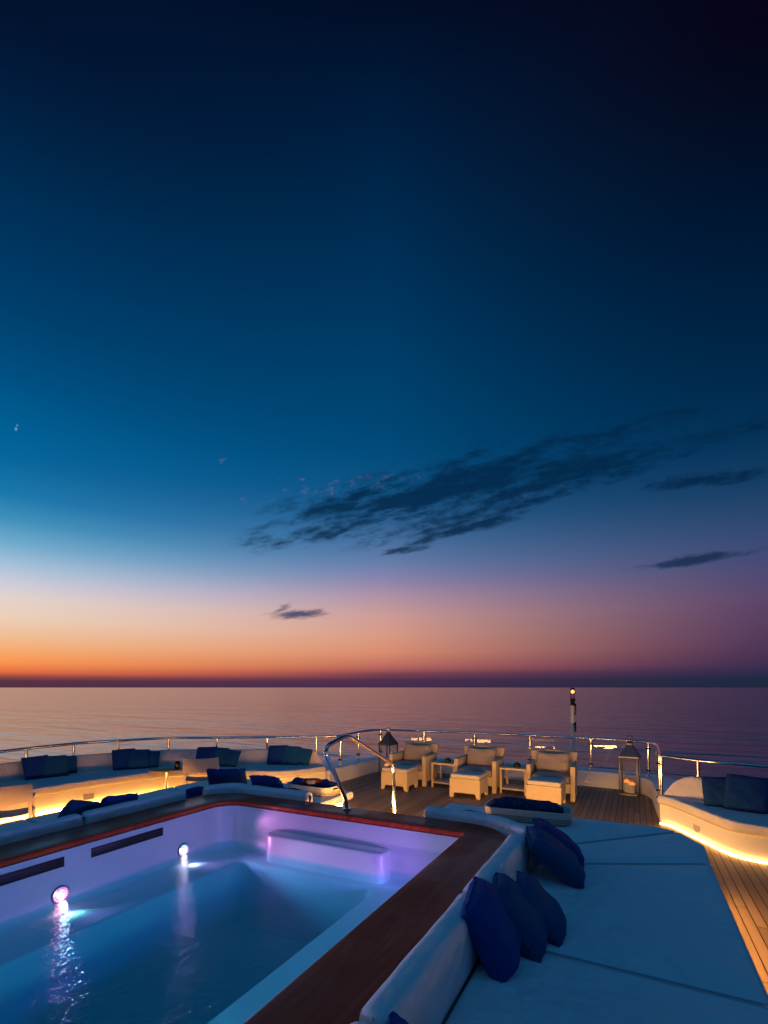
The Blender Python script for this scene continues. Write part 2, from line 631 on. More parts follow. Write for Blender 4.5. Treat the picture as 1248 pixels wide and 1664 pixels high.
# ------------------------------------------------------------------ world
def build_world():
    w = bpy.data.worlds.new('World')
    S.world = w
    w.use_nodes = True
    nt = w.node_tree
    nt.nodes.clear()
    k = math_chain(nt)
    out = N(nt, 'OutputWorld')
    bg = N(nt, 'Background')
    tc = N(nt, 'TexCoord')

    def dot(v):
        n = N(nt, 'VectorMath', operation='DOT_PRODUCT')
        nt.links.new(tc.outputs['Generated'], n.inputs[0])
        n.inputs[1].default_value = v
        return n.outputs['Value']
    X = dot((CS, SN, 0))
    Y = dot((-SN, CS, 0))
    Z = dot((0, 0, 1))
    hor = k('SQRT', k('ADD', k('ADD', k('MULTIPLY', X, X), k('MULTIPLY', Y, Y)), 1e-6))
    t = k('DIVIDE', Z, hor)
    fac = k('SQRT', k('DIVIDE', k('MAXIMUM', t, 0.0), 1.6), clamp=True)
    az = k('ARCTAN2', X, Y)

    def ramp(cols, div):
        n = N(nt, 'ValToRGB')
        cr = n.color_ramp
        pts = sorted((min(1, math.sqrt(max(0, PY - y) / div / 1.6)), c) for y, c in cols)
        while len(cr.elements) < len(pts): cr.elements.new(.5)
        for e, (p, c) in zip(cr.elements, pts):
            e.position = p
            e.color = lin(*c)
        nt.links.new(fac, n.inputs[0])
        return n.outputs[0]
    left = ramp([(1117, (72, 45, 66)), (1106, (90, 51, 65)), (1099, (148, 74, 70)), (1092, (226, 106, 66)), (1075, (252, 150, 80)),
                 (1055, (247, 172, 112)), (1030, (240, 192, 150)), (1000, (236, 208, 186)), (970, (228, 211, 203)), (945, (205, 205, 218)),
                 (915, (165, 194, 218)), (880, (112, 172, 205)), (840, (62, 144, 188)), (800, (26, 120, 172)), (740, (6, 102, 156)),
                 (690, (0, 95, 148)), (600, (0, 78, 128)), (500, (0, 64, 110)), (400, (0, 54, 97)), (300, (0, 45, 84)), (200, (1, 35, 70)),
                 (100, (2, 26, 57)), (0, (2, 18, 46)), (-500, (2, 10, 34))], 1007)
    mid = ramp([(1117, (66, 42, 78)), (1105, (80, 48, 78)), (1095, (122, 66, 82)), (1085, (184, 100, 92)), (1060, (218, 140, 112)),
                (1030, (217, 154, 132)), (1000, (205, 156, 150)), (970, (178, 146, 164)), (945, (142, 134, 172)), (915, (103, 125, 170)),
                (880, (72, 113, 160)), (840, (42, 96, 146)), (800, (18, 84, 134)), (740, (2, 76, 124)), (690, (0, 71, 117)),
                (600, (0, 63, 107)), (500, (0, 54, 96)), (400, (0, 46, 85)), (300, (0, 38, 74)), (200, (0, 30, 63)),
                (100, (1, 22, 51)), (0, (2, 14, 38)), (-300, (3, 8, 30))], 790)
    right = ramp([(1117, (25, 39, 60)), (1102, (30, 41, 66)), (1090, (46, 43, 78)), (1060, (66, 48, 84)), (1030, (79, 55, 91)), (1000, (83, 60, 98)),
                  (970, (88, 66, 106)), (940, (78, 70, 112)), (900, (62, 73, 116)), (860, (50, 72, 114)), (820, (36, 66, 106)), (780, (20, 60, 99)),
                  (700, (4, 48, 86)), (600, (0, 39, 74)), (500, (0, 31, 63)), (400, (0, 24, 53)), (300, (0, 17, 43)), (200, (3, 11, 33)),
                  (100, (5, 6, 25)), (0, (7, 3, 20)), (-500, (4, 4, 22))], 1007)
    rear = ramp([(1117, (30, 30, 55)), (1000, (30, 32, 60)), (800, (30, 40, 75)), (500, (36, 76, 124)), (0, (32, 98, 150)), (-500, (34, 118, 176))], 1007)

    def mixc(f, a, b):
        n = N(nt, 'Mix', data_type='RGBA')
        nt.links.new(f, n.inputs[0])
        for i, c in ((6, a), (7, b)):
            if isinstance(c, tuple): n.inputs[i].default_value = c
            else: nt.links.new(c, n.inputs[i])
        return n.outputs[2]

    def mr(v, a, b, smooth=False):
        n = N(nt, 'MapRange', interpolation_type='SMOOTHSTEP' if smooth else 'LINEAR')
        n.inputs[1].default_value = a
        n.inputs[2].default_value = b
        nt.links.new(v, n.inputs[0])
        return n.outputs[0]
    A = R(38.3)
    c = mixc(mr(az, -A, 0), left, mid)
    c = mixc(k('SUBTRACT', 1.0, k('POWER', k('SUBTRACT', 1.0, mr(az, 0, A * 1.08)), 1.45)), c, right)
    f_rear = k('MAXIMUM', mr(az, R(55), R(110), True), mr(az, R(-75), R(-120), True))
    c = mixc(f_rear, c, rear)

    # clouds: patches of broken cloud fixed in the sky ahead of the bow
    Yp = k('MAXIMUM', Y, 0.05)
    p = k('DIVIDE', X, Yp)
    q = k('DIVIDE', Z, Yp)
    ahead = k('GREATER_THAN', Y, 0.05)

    def noise(sx, sy, ang, detail, rough=.6, off=0.0):
        a = R(ang)
        u = k('ADD', k('MULTIPLY', p, math.cos(a) * sx), k('MULTIPLY', q, math.sin(a) * sx))
        v = k('ADD', k('MULTIPLY', p, -math.sin(a) * sy), k('MULTIPLY', q, math.cos(a) * sy))
        cb = N(nt, 'CombineXYZ')
        nt.links.new(u, cb.inputs[0])
        nt.links.new(v, cb.inputs[1])
        cb.inputs[2].default_value = off
        n = N(nt, 'TexNoise')
        n.inputs['Scale'].default_value = 1
        n.inputs['Detail'].default_value = detail
        n.inputs['Roughness'].default_value = rough
        nt.links.new(cb.outputs[0], n.inputs[0])
        return n.outputs['Fac']

    def blob(cx, cy, rx, ry, ang, amp):
        a = R(ang)
        px, py = (cx - PX) / FPX, (PY - cy) / FPX
        dx = k('SUBTRACT', p, px)
        dy = k('SUBTRACT', q, py)
        u = k('ADD', k('MULTIPLY', dx, math.cos(a) * FPX / rx), k('MULTIPLY', dy, math.sin(a) * FPX / rx))
        v = k('ADD', k('MULTIPLY', dx, -math.sin(a) * FPX / ry), k('MULTIPLY', dy, math.cos(a) * FPX / ry))
        d = k('ADD', k('MULTIPLY', u, u), k('MULTIPLY', v, v))
        return k('MULTIPLY', k('EXPONENT', k('MULTIPLY', d, -1.0)), amp)

    def total(bl):
        s = None
        for b in bl:
            e = blob(*b)
            s = e if s is None else k('MAXIMUM', s, e)
        return s
    n1 = noise(7, 32, 15, 7, .58)
    n2 = noise(34, 85, 8, 6, .65, 3.3)
    nn = k('ADD', k('MULTIPLY', n1, .70), k('MULTIPLY', n2, .30))
    m = total([(510, 866, 110, 20, 10, .85), (610, 822, 150, 38, 10, 1.05), (740, 790, 200, 42, 14, 1.15), (760, 838, 150, 20, 14, .95), (900, 778, 220, 30, 14, 1.0),
               (970, 726, 170, 26, 17, .85), (765, 856, 130, 10, 15, .9), (1140, 779, 130, 11, 7, 1.0), (1200, 699, 120, 11, 17, .82),
               (1128, 909, 78, 8, 9, 1.15), (490, 998, 58, 7, 2, 1.15), (655, 893, 46, 6, 5, .8), (452, 993, 22, 8, 30, .9)])
    dens = mr(k('ADD', k('MULTIPLY', m, .72), k('MULTIPLY', k('SUBTRACT', nn, .5), 3.3)), .06, .80, True)
    dens = k('MULTIPLY', dens, k('MULTIPLY', mr(m, .05, .30, True), ahead))
    # thin rosy wisps at the left of the bank
    m2 = total([(560, 790, 150, 26, 8, .55), (450, 800, 90, 30, 20, .45), (357, 748, 14, 7, 5, .7), (415, 741, 18, 6, 20, .65), (390, 775, 50, 12, 10, .4),
                (345, 882, 22, 14, 40, .4), (850, 800, 120, 14, 12, .5), (440, 760, 30, 7, 0, .4)])
    n3 = noise(40, 70, 20, 5, .7, 9.1)
    d2 = mr(k('ADD', m2, k('MULTIPLY', k('SUBTRACT', n3, .5), 2.6)), .5, 1.1, True)
    d2 = k('MULTIPLY', d2, k('MULTIPLY', mr(m2, .10, .3, True), ahead))
    c = mixc(k('MULTIPLY', d2, .42), c, lin(118, 112, 152))
    lowc = mixc(mr(q, .10, .32), lin(44, 62, 104), lin(3, 38, 70))
    c = mixc(k('MULTIPLY', dens, .88), c, lowc)
    # an early planet low on the left
    st = total([(26, 697, 1.6, 2.2, 0, 1.0), (28, 691, 1.2, 1.6, 0, .7)])
    c = mixc(k('MULTIPLY', st, .7), c, lin(150, 200, 240))
    nt.links.new(c, bg.inputs[0])
    bg.inputs[1].default_value = 1.0
    nt.links.new(bg.outputs[0], out.inputs[0])


build_world()

# ------------------------------------------------------------------ sea
bm = bmesh.new()
bmesh.ops.create_circle(bm, cap_ends=True, radius=40000, segments=96)
for v in bm.verts: v.co.z = -8.0
tag(from_bm('sea', bm, M_sea, smooth=False), kind='structure')

# ------------------------------------------------------------------ yacht outline
MID = -2.65


def mirror(pts):
    return [(2 * MID - x, y) for x, y in reversed(pts)]


half_in = [(.31, 8.3), (.31, 9.6), (.30, 10.2), (.16, 10.62), (-.25, 10.85), (-1.2, 10.95), (MID, 11.0)]
front_in = half_in + mirror(half_in)[1:]            # right -> left
half_out = [(4.7, -4.0), (4.7, 2.0), (4.55, 5.0), (4.1, 6.6), (3.2, 7.9), (2.0, 8.9), (1.2, 9.8), (.75, 10.7), (.2, 11.2), (-1.0, 11.4), (MID, 11.45)]
outer = [Vector((*p, 0)) for p in half_out + mirror(half_out)[1:]]
outer = spline(outer, 120)

# deck sheet
dk = [(p.x, p.y) for p in outer] + [(-9.9, -4.5), (4.6, -4.5)]
bm = bmesh.new()
hole = [(-4.7, -1.85), (-1.08, -1.85), (-1.08, 4.6), (-4.7, 4.6)]
es = []
for loop in (inset(dk if area2(dk) > 0 else dk[::-1], .1), hole):
    vs = [bm.verts.new((x, y, 0)) for x, y in loop]
    es += [bm.edges.new((a, b)) for a, b in zip(vs, vs[1:] + vs[:1])]
bmesh.ops.triangle_fill(bm, use_beauty=True, use_dissolve=False, edges=es)
tag(from_bm('deck', bm, M_deck, smooth=False), kind='structure')

# hull under the deck, with a lower ledge forward
hull = empty('yacht_hull', (0, 0, -1), label='white yacht hull carrying the wooden deck above the sea', cat='hull')
o2 = [(p.x, p.y) for p in outer] + [(-10, -4.6), (4.7, -4.6)]
if area2(o2) < 0: o2 = o2[::-1]
bm = prism_bm(inset(o2, .03), -1.2, -.02)
for f in [f for f in bm.faces if len(f.verts) > 8]: bm.faces.remove(f)
b = from_bm('hull_side', bm, M_hull, hull)
b.location.z = 1
bm = bmesh.new()
lo = inset(o2, -.9)
rings(bm, [[Vector((x, y, z)) for x, y in inset(lo, d)] for d, z in ((1.2, -9), (.3, -4), (0, -1.3), (.06, -1.2))])
b = from_bm('foredeck', bm, M_hull, hull)
b.location.z = 1

# bulwark : wide low wall round the bow
full_in = [(3.9, -4), (3.9, 3.0), (3.75, 5.0), (3.2, 6.6), (2.3, 7.7), (1.3, 8.35), (.6, 8.5), (.36, 8.35)]
inner = [Vector((*p, 0)) for p in full_in] + [Vector((*p, 0)) for p in front_in[1:-1]] + [Vector((*p, 0)) for p in mirror(full_in)]
inner = resample(bend(inner, .12, 3), 160)
outer2 = resample(outer, 160)
bul = empty('bulwark', (MID, 11, 0), label='low white bulwark wall with wide flat cap round the bow deck', cat='bulwark')
bm = bmesh.new()


def match(inn, out):
    """for each inner point the outer point of the same share of the way"""
    res = []
    for p in inn:
        best = min(out, key=lambda q: (q - p).length)
        res.append(best)
    # smooth
    for _ in range(4):
        res = [res[0]] + [(a + b * 2 + c) / 4 for a, b, c in zip(res, res[1:], res[2:])] + [res[-1]]
    return res


mo = match(inner, outer2)
sec = []
for a, b in zip(inner, mo):
    up = Vector((0, 0, 1))
    d = (b - a)
    d1 = d.normalized()
    sec.append([a + up * .0, a + up * .29, a + d1 * .012 + up * .312, a + d1 * .04 + up * .32, b + up * .32, b + d1 * .02 + up * .29, b + up * -.3])
rings(bm, sec, closed=False, cap0=False, cap1=False)
ob = from_bm('wall', bm, M_gel, bul)
ob.location = -bul.location

# ------------------------------------------------------------------ rails
RAILZ = .98
left_px = [(-260, 1262), (-120, 1238), (0, 1221.5), (119, 1208.5), (192, 1203.5), (273, 1199.3), (352, 1198.6), (433, 1197.9), (513, 1197.2), (547, 1196.5)]
mid_px = [(547, 1196.5), (581, 1189.6), (600, 1187), (630, 1185.6), (691, 1187.5), (770, 1189.5), (860, 1193.5), (960, 1200.5), (1027, 1203.5), (1055, 1206.5), (1068, 1211)]
right_px = [(1072, 1228), (1136, 1236), (1248, 1246), (1400, 1262)]


def rail_pt(poly, x):
    for a, b in zip(poly, poly[1:]):
        if a[0] <= x <= b[0]:
            t = (x - a[0]) / (b[0] - a[0])
            return P(x, a[1] + (b[1] - a[1]) * t, RAILZ)
    return P(*poly[-1], RAILZ)


def rail(name, label, poly, posts, extra=(), base=.32, rad=.026, glass=None):
    root = empty(name, (0, 0, .32), label=label, cat='railing')
    pts = [P(x, y, RAILZ) for x, y in poly] + [Vector(e) for e in extra]
    if glass:
        fr_ = [Vector((v, 11.12 - .02 * (v - MID) ** 2, RAILZ)) for v in (-5.0, -4.2, -3.4, MID, -1.9, -1.0, -.3)]
        pts = [p for p in pts[:3]] + [Vector((-5.62, 10.92, RAILZ))] + fr_ + [Vector((.10, 10.87, RAILZ)), Vector((.32, 10.6, RAILZ)), Vector((.38, 10.2, RAILZ))] + pts[-2:]
    path = spline(pts, 160)
    bm = bmesh.new()
    tube(bm, path, rad)
    o = from_bm('handrail', bm, M_steel, root)
    o.location.z = -.32
    ps = []
    for x in posts:
        q = rail_pt(poly, x) if not isinstance(x, Vector) else x
        def cpx(w):
            X, Y = CS * w.x + SN * w.y, -SN * w.x + CS * w.y
            return PX + FPX * X / Y
        q = min(path, key=(lambda w: abs(cpx(w) - x)) if (glass and not isinstance(x, Vector)) else (lambda w: (w - q).length))
        ps.append(q)
        bm = bmesh.new()
        tube(bm, [(q.x, q.y, base), (q.x, q.y, RAILZ)], .022)
        tube(bm, [(q.x, q.y, base), (q.x, q.y, base + .02)], .05, 14)
        o = from_bm('post', bm, M_steel, root)
        o.location.z = -.32
    if glass:
        for q in ps:
            for z in (.86, .44):
                bm = bmesh.new()
                tube(bm, [(q.x - .05, q.y - .012, z), (q.x + .05, q.y - .012, z)], .016, 8)
                o = from_bm('glass_clamp', bm, M_dark, root)
                o.location.z = -.32
        for a, b in zip(ps, ps[1:]):
            if (b - a).length < .25: continue
            d = (b - a).normalized()
            i0, i1 = path.index(a), path.index(b)
            if i0 > i1: i0, i1 = i1, i0
            seg = path[i0:i1 + 1]
            seg = resample(seg, 8) if len(seg) > 2 else [a, b]
            s0 = [p for p in seg]
            s0[0] = s0[0].lerp(s0[1], .35)
            s0[-1] = s0[-1].lerp(s0[-2], .35)
            bm = bmesh.new()
            rr = []
            for i, p in enumerate(s0):
                t = (s0[min(i + 1, len(s0) - 1)] - s0[max(i - 1, 0)]).normalized()
                n = Vector((-t.y, t.x, 0)) * .006
                rr.append([Vector((p.x, p.y, .37)) + n, Vector((p.x, p.y, .90)) + n, Vector((p.x, p.y, .90)) - n, Vector((p.x, p.y, .37)) - n])
            rings(bm, rr)
            o = from_bm('glass_panel', bm, M_glass, root, smooth=True, angle=30)
            o.location.z = -.32
    return root


rail('deck_railing', 'polished steel railing running behind the long left sofa', left_px, [-200, -60, 46.5, 121, 194, 272.6, 352, 431.8, 512.8])
mid_end = P(1072, 1228, RAILZ)
rail('glass_railing', 'higher steel railing with clear glass panels across the bow behind the armchairs', mid_px,
     [553, 582.8, 617.3, 690.5, 770, 859.5, 958.7, 1053.4, mid_end], extra=[tuple(P(1071.5, 1222, RAILZ)), tuple(mid_end)], glass=True)
rail('deck_railing', 'short steel railing behind the curved right sofa', right_px, [1075, 1134, 1260])

# mast light beyond the bow
ml = cam2ship((930.5 - PX) / FPX * 11.6, 11.6, -1.18)
mast = empty('mast_light', ml, label='slim white pole with a lit amber lantern head rising beyond the bow glass', cat='mast light')
zl = 2.05 - 7 * 11.6 / FPX - ml.z
bm = bmesh.new()
tube(bm, [(0, 0, 0), (0, 0, zl - .30)], .048, 16)
from_bm('pole', bm, M_hull, mast)
bm = bmesh.new()
tube(bm, [(0, 0, zl - .33), (0, 0, zl - .29), (0, 0, zl - .25), (0, 0, zl - .22), (0, 0, zl - .18), (0, 0, zl - .16)], [.055, .06, .042, .06, .06, .05], 16)
from_bm('lamp_base', bm, M_dark, mast)
for za, zb in ((.55, .28), (.95, .72)):
    bm = bmesh.new()
    box(bm, .045, .082, -.03, .03, zl - za, zl - zb, .008)
    from_bm('junction_box', bm, M_dark, mast)
bm = bmesh.new()
for k in range(6):
    a = 2 * PI * k / 6
    tube(bm, [(.052 * math.cos(a), .052 * math.sin(a), zl - .17), (.052 * math.cos(a), .052 * math.sin(a), zl + .06)], .005, 6)
tube(bm, [(0, 0, zl + .055), (0, 0, zl + .075), (0, 0, zl + .095)], [.062, .055, .02], 16)
from_bm('cage', bm, M_dark, mast)
bm = bmesh.new()
bmesh.ops.create_uvsphere(bm, u_segments=16, v_segments=10, radius=.042)
for v in bm.verts: v.co.z += zl
from_bm('bulb', bm, M_bulb, mast)

# ------------------------------------------------------------------ pool
pool = empty('plunge_pool', (MID, 1.5, 0), label='raised white plunge pool with dark mahogany rim and coloured lights', cat='pool')


def put(o):
    o.location = o.location - pool.location
    return o


def rrect(x0, x1, y0, y1, rs, n=8):
    """counter-clockwise rounded rectangle, corners from (x1,y1)"""
    out = []
    for (cx, cy, sx, sy, a0), r in zip(((x1, y1, -1, -1, 0), (x0, y1, 1, -1, 90), (x0, y0, 1, 1, 180), (x1, y0, -1, 1, 270)), rs):
        for k in range(n + 1):
            a = R(a0 + 90 * k / n)
            out.append((cx + sx * r + r * math.cos(a), cy + sy * r + r * math.sin(a)))
    return out


PX0, PX1, PY0, PY1 = -4.385, -1.40, -1.6, 4.37
inn = rrect(PX0, PX1, PY0, PY1, (.05, .26, .2, .2))
outr = rrect(PX0 - .44, PX1 + .42, PY0 - .36, PY1 + .335, (.5, .45, .3, .3))
CZ = .70
rr = []
for t, z in ((.0, .652), (-.012, .66), (-.012, .688), (.01, .698), (.03, CZ), (.25, CZ), (.5, CZ), (.75, CZ), (.97, CZ), (1.0, .69), (1.0, .62), (.0, .652)):
    rr.append([Vector((a[0] + (b[0] - a[0]) * t, a[1] + (b[1] - a[1]) * t, z)) for a, b in zip(inn, outr)])
bm = bmesh.new()
rings(bm, rr, cap0=False, cap1=False)
put(from_bm('coping', bm, M_mahog, pool, angle=35))
bm = bmesh.new()
WZ = .225
sh = rrect(-3.90, -2.20, PY0 + .3, 4.10, (.12, .12, .1, .1))
fl = rrect(-3.80, -2.30, PY0 + .4, 4.02, (.12, .12, .1, .1))
rr = [[Vector((x, y, .64)) for x, y in inset(inn, -.20)], [Vector((x, y, .64)) for x, y in inn], [Vector((x, y, .3)) for x, y in inn], [Vector((x, y, .17)) for x, y in inset(inn, .004)],
      [Vector((x, y, .13)) for x, y in inset(inn, .04)], [Vector((x, y, .125)) for x, y in inset(sh, -.03)], [Vector((x, y, .10)) for x, y in sh],
      [Vector((x, y, -.42)) for x, y in fl], [Vector((x, y, -.5)) for x, y in inset(fl, .08)]]
rings(bm, rr, cap0=False)
put(from_bm('shell', bm, M_pool, pool, angle=60))
# outer casing of the pool block
bm = prism_bm(inset(outr, .04), .004, .64)
for f in [f for f in bm.faces if len(f.verts) > 8]: bm.faces.remove(f)
put(from_bm('casing', bm, M_gel, pool))
# rounded seat block on the far wall
so = rounded([(-3.66, PY1 + .02), (-3.66, 4.185), (-2.17, 4.185), (-2.17, PY1 + .02)], [.01, .14, .14, .01], 8)
if True:
    so = so if area2(so) > 0 else so[::-1]
    bm = bmesh.new()
    rings(bm, [[Vector((x, y, z)) for x, y in inset(so, d)] for d, z in ((0, .11), (0, .40), (.006, .416), (.02, .425))])
put(from_bm('seat_block', bm, M_pool, pool))
# overflow slots on the left wall
for u0 in (1.72, 2.711, .72):
    bm = bmesh.new()
    box(bm, PX0 - .006, PX0 + .008, u0, u0 + .755, .502, .588, .004)
    fr_ = put(from_bm('overflow_slot', bm, M_dark, pool))
    bm = bmesh.new()
    for k in range(4):
        z = .515 + k * .019
        box(bm, PX0 + .004, PX0 + .012, u0 + .015, u0 + .74, z, z + .004)
    from_bm('grille', bm, M_black, fr_)

def pool_light(x, y, z, face, seed):
    """round wall light: bezel + lens of coloured diodes"""
    bm = bmesh.new()
    rr = []
    for r, d in ((.078, -.01), (.078, .010), (.070, .018), (.056, .014), (.050, .006), (.02, .006)):
        rr.append([Vector((x + face * d, y + r * math.cos(a), z + r * math.sin(a))) for a in [2 * PI * k / 32 for k in range(32)]])
    rings(bm, rr)
    bez = put(from_bm('pool_light', bm, M_bezel, pool))
    bm = bmesh.new()
    rnd = random.Random(seed)
    cen = bmesh.ops.create_uvsphere(bm, u_segments=14, v_segments=8, radius=.020)
    for v in cen['verts']: v.co = Vector((x + face * (.016 + v.co.x * .5), y + v.co.y, z - .012 + v.co.z))
    for k in range(9):
        a = 2 * PI * k / 9
        n0 = len(bm.faces)
        s = bmesh.ops.create_uvsphere(bm, u_segments=8, v_segments=6, radius=.009)
        for v in s['verts']: v.co = Vector((x + face * (.016 + v.co.x * .5), y + .034 * math.cos(a) + v.co.y, z + .034 * math.sin(a) + v.co.z))
        mi = ([1, 1, 2, 1, 4, 1, 1, 3, 1] if seed % 5 == 2 else [1, 2, 3, 2, 4, 2, 1, 3, 2])[k]
        bm.faces.ensure_lookup_table()
        for f in bm.faces[n0:]: f.material_index = mi
    from_bm('lens', bm, [L_rose if seed % 5 == 2 else L_white, L_pink, L_blue, L_cyan, L_amber], bez)
    return bez


def spot(name, loc, to, watts, col, size=150, blend=.9, rad=.03):
    l = bpy.data.lights.new(name, 'SPOT')
    l.energy = watts
    l.color = col
    l.spot_size = R(size)
    l.spot_blend = blend
    l.shadow_soft_size = rad
    o = bpy.data.objects.new(name, l)
    COL.objects.link(o)
    o.location = loc
    d = Vector(to) - Vector(loc)
    o.rotation_euler = d.to_track_quat('-Z', 'Y').to_euler()
    return o


LZ = .27
for (y, c_l, c_r, sd) in ((3.727, (.95, .32, 1.0), (.36, .15, 1.0), 1), (2.444, (.62, .30, 1.0), (.17, .14, 1.0), 2), (1.1, (.5, .3, 1.0), (.13, .14, 1.0), 3)):
    pool_light(PX0, y, LZ, 1, sd)
    pool_light(PX1, y, LZ, -1, sd + 5)
    # beams across the basin, above and below the surface
    spot('pool_beam', (PX0 + .06, y, LZ + .03), (PX0 + 2.4, y + .68, LZ + .08), 22, c_l, 90, 1.0)
    spot('pool_beam', (PX0 + .06, y, LZ + .02), (PX1, y + .35, .14), 75, (.60, .52, 1.0), 46, 1.0)
    spot('pool_beam', (PX1 - .06, y, LZ + .03), (PX0, y + .25, LZ + .2), 27, c_r, 140, 1.0)
    wc = (.75, .48, 1.0) if sd == 1 else (.30, .76, .95)
    spot('water_beam', (PX0 + .05, y, WZ - .012), (PX1, y + .3, -.75), 34, wc, 84, 1.0)
    spot('water_beam', (PX1 - .05, y, WZ - .012), (PX0, y + .3, -.75), 34, wc, 84, 1.0)

wo = inset(inn, .0005)
bm = prism_bm(wo, -.6, WZ)
tag(from_bm('pool_water', bm, M_water, smooth=False), kind='structure')

# boarding rail over the rim
hr = empty('pool_handrail', (-2.83, 4.63, .7), label='bent polished steel handrail standing on the far pool rim', cat='handrail')
pts = [(-2.83, 4.60, .70), (-2.83, 4.60, .80), (-2.83, 4.18, 1.39), (-2.83, 4.22, 1.47), (-2.83, 4.70, 1.50), (-2.83, 5.76, 1.02), (-2.83, 5.79, .99), (-2.83, 5.79, 0.0)]
pts = bend([pts[0], pts[1], (-2.83, 4.14, 1.43), (-2.83, 4.62, 1.525), (-2.83, 5.80, 1.02), (-2.83, 5.80, 0)], .14, 7)
bm = bmesh.new()
tube(bm, pts, .024, 14)
o = from_bm('rail', bm, M_steel, hr)
o.location = -hr.location
bm = bmesh.new()
tube(bm, [(-2.83, 4.60, .70), (-2.83, 4.60, .715)], .05, 18)
o = from_bm('foot_flange', bm, M_steel, hr)
o.location = -hr.location

# boarding steps with lit nosings
st = empty('boarding_steps', (-3.06, 5.0, 0), label='white boarding steps with warm lights at the far pool rim', cat='steps')
bm = bmesh.new()
box(bm, -3.70, -2.40, 4.70, 5.02, .004, .46, .01)
box(bm, -3.70, -2.40, 5.02, 5.36, .004, .23, .01)
o = from_bm('tread', bm, M_gel, st)
o.location = -st.location
bm = bmesh.new()
box(bm, -3.65, -2.45, 5.36, 5.375, .03, .055)
box(bm, -3.65, -2.45, 5.02, 5.035, .26, .28)
o = from_bm('led_strip', bm, LED_BED, st)
o.location = -st.location

# ------------------------------------------------------------------ daybeds
def strip(path, z0, z1, out=.015):
    """thin LED ribbon following a plinth; path ordered with the open side on its right"""
    bm = bmesh.new()
    rr = []
    pts = [Vector((*p, 0)) for p in path]
    for i, p in enumerate(pts):
        t = (pts[min(i + 1, len(pts) - 1)] - pts[max(i - 1, 0)]).normalized()
        n = Vector((-t.y, t.x, 0))
        rr.append([p + n * .003 + Vector((0, 0, z0)), p + n * .003 + Vector((0, 0, z1)), p + n * out + Vector((0, 0, z1)), p + n * out + Vector((0, 0, z0))])
    rings(bm, rr)
    return bm


def bolster(path, w=.165, z0=.44, z1=.79, puff=.01):
    """upholstered backrest bar along a path"""
    path = [Vector((*p, 0)) for p in path]
    L = [0]
    for a, b in zip(path, path[1:]): L.append(L[-1] + (b - a).length)
    n = max(10, int(L[-1] / .05))
    pp = resample(path, n)
    # rounded ends
    e = .045
    d = [0, .004, .014, .03, e]
    s_tot = L[-1]
    samples = d + [e + (s_tot - 2 * e) * k / n for k in range(1, n)] + [s_tot - x for x in reversed(d)]

    def at(s):
        j = 0
        while j < len(L) - 2 and L[j + 1] < s: j += 1
        t = (s - L[j]) / max(1e-9, L[j + 1] - L[j])
        return path[j].lerp(path[j + 1], t), (path[j + 1] - path[j]).normalized()
    tang = []
    for s in samples:
        a, _ = at(max(0, s - .06))
        b, _ = at(min(s_tot, s + .06))
        tang.append((b - a).normalized())
    bm = bmesh.new()
    rr = []
    hw, r = w / 2, .06
    for s, t in zip(samples, tang):
        p, _ = at(s)
        q = min(s, s_tot - s)
        f = 1 if q >= e else math.sqrt(max(0.0, 1 - (1 - q / e) ** 2))
        ins = (1 - f) * .045
        nn = Vector((t.y, -t.x, 0))
        sag = .004 * math.sin(s * 5.0) + .002 * math.sin(s * 17.0)
        sec = []
        zt = z1 + sag - ins
        h = hw - ins
        prof = [(-h + .01, z0), (-h, z0 + .03), (-h, zt - r)]
        for k in range(1, 7):
            a = PI * k / 6
            prof.append((-math.cos(a) * (h - (r * 0)) * 1.0 if k in () else (-(h - r) - r * math.cos(a * .5) if k <= 3 else 0), 0))
        prof = [(-h + .008, z0), (-h, z0 + .03), (-h - .004, (z0 + zt) / 2), (-h, zt - r)]
        for k in range(1, 5):
            a = PI / 2 * k / 4
            prof.append((-h + r - r * math.cos(a), zt - r + r * math.sin(a)))
        for k in range(0, 5):
            a = PI / 2 * k / 4
            prof.append((h - r + r * math.sin(a), zt - r + r * math.cos(a)))
        prof += [(h + .006, (z0 + zt) / 2), (h, z0 + .03), (h - .008, z0)]
        rr.append([p + nn * x + Vector((0, 0, z)) for x, z in prof])
    rings(bm, rr)
    return bm


def daybed(name, label, loc, pads, backs, plinth, led):
    root = empty(name, loc, label=label, cat='daybed')

    def pt(o):
        o.location = -Vector(loc)
        return o
    for o in pads:
        mt = pt(from_bm('mattress', cushion_bm(o, .335, .45, .03, .014, .003), M_fabric, root, angle=60))
        oo = o if area2(o) > 0 else o[::-1]
        bm = bmesh.new()
        for d, z in ((.016, .446),):
            tube(bm, [(x, y, z) for x, y in rounded(inset(oo, d), .035)], .0065, 6, closed=True)
        from_bm('piping', bm, M_piping, mt)
    for b in backs: pt(from_bm('backrest', bolster(b), M_fabric, root, angle=60))
    pt(from_bm('plinth', prism_bm(rounded(plinth, .12), .004, .333), M_gel, root))
    for l in led: pt(from_bm('led_strip', strip(l, .225, .32), LED_DIM if l[0][0] < -6.4 else (LED_MID if l[0][0] > .4 or l[0][0] < -5.9 else LED_BED), root))
    return root


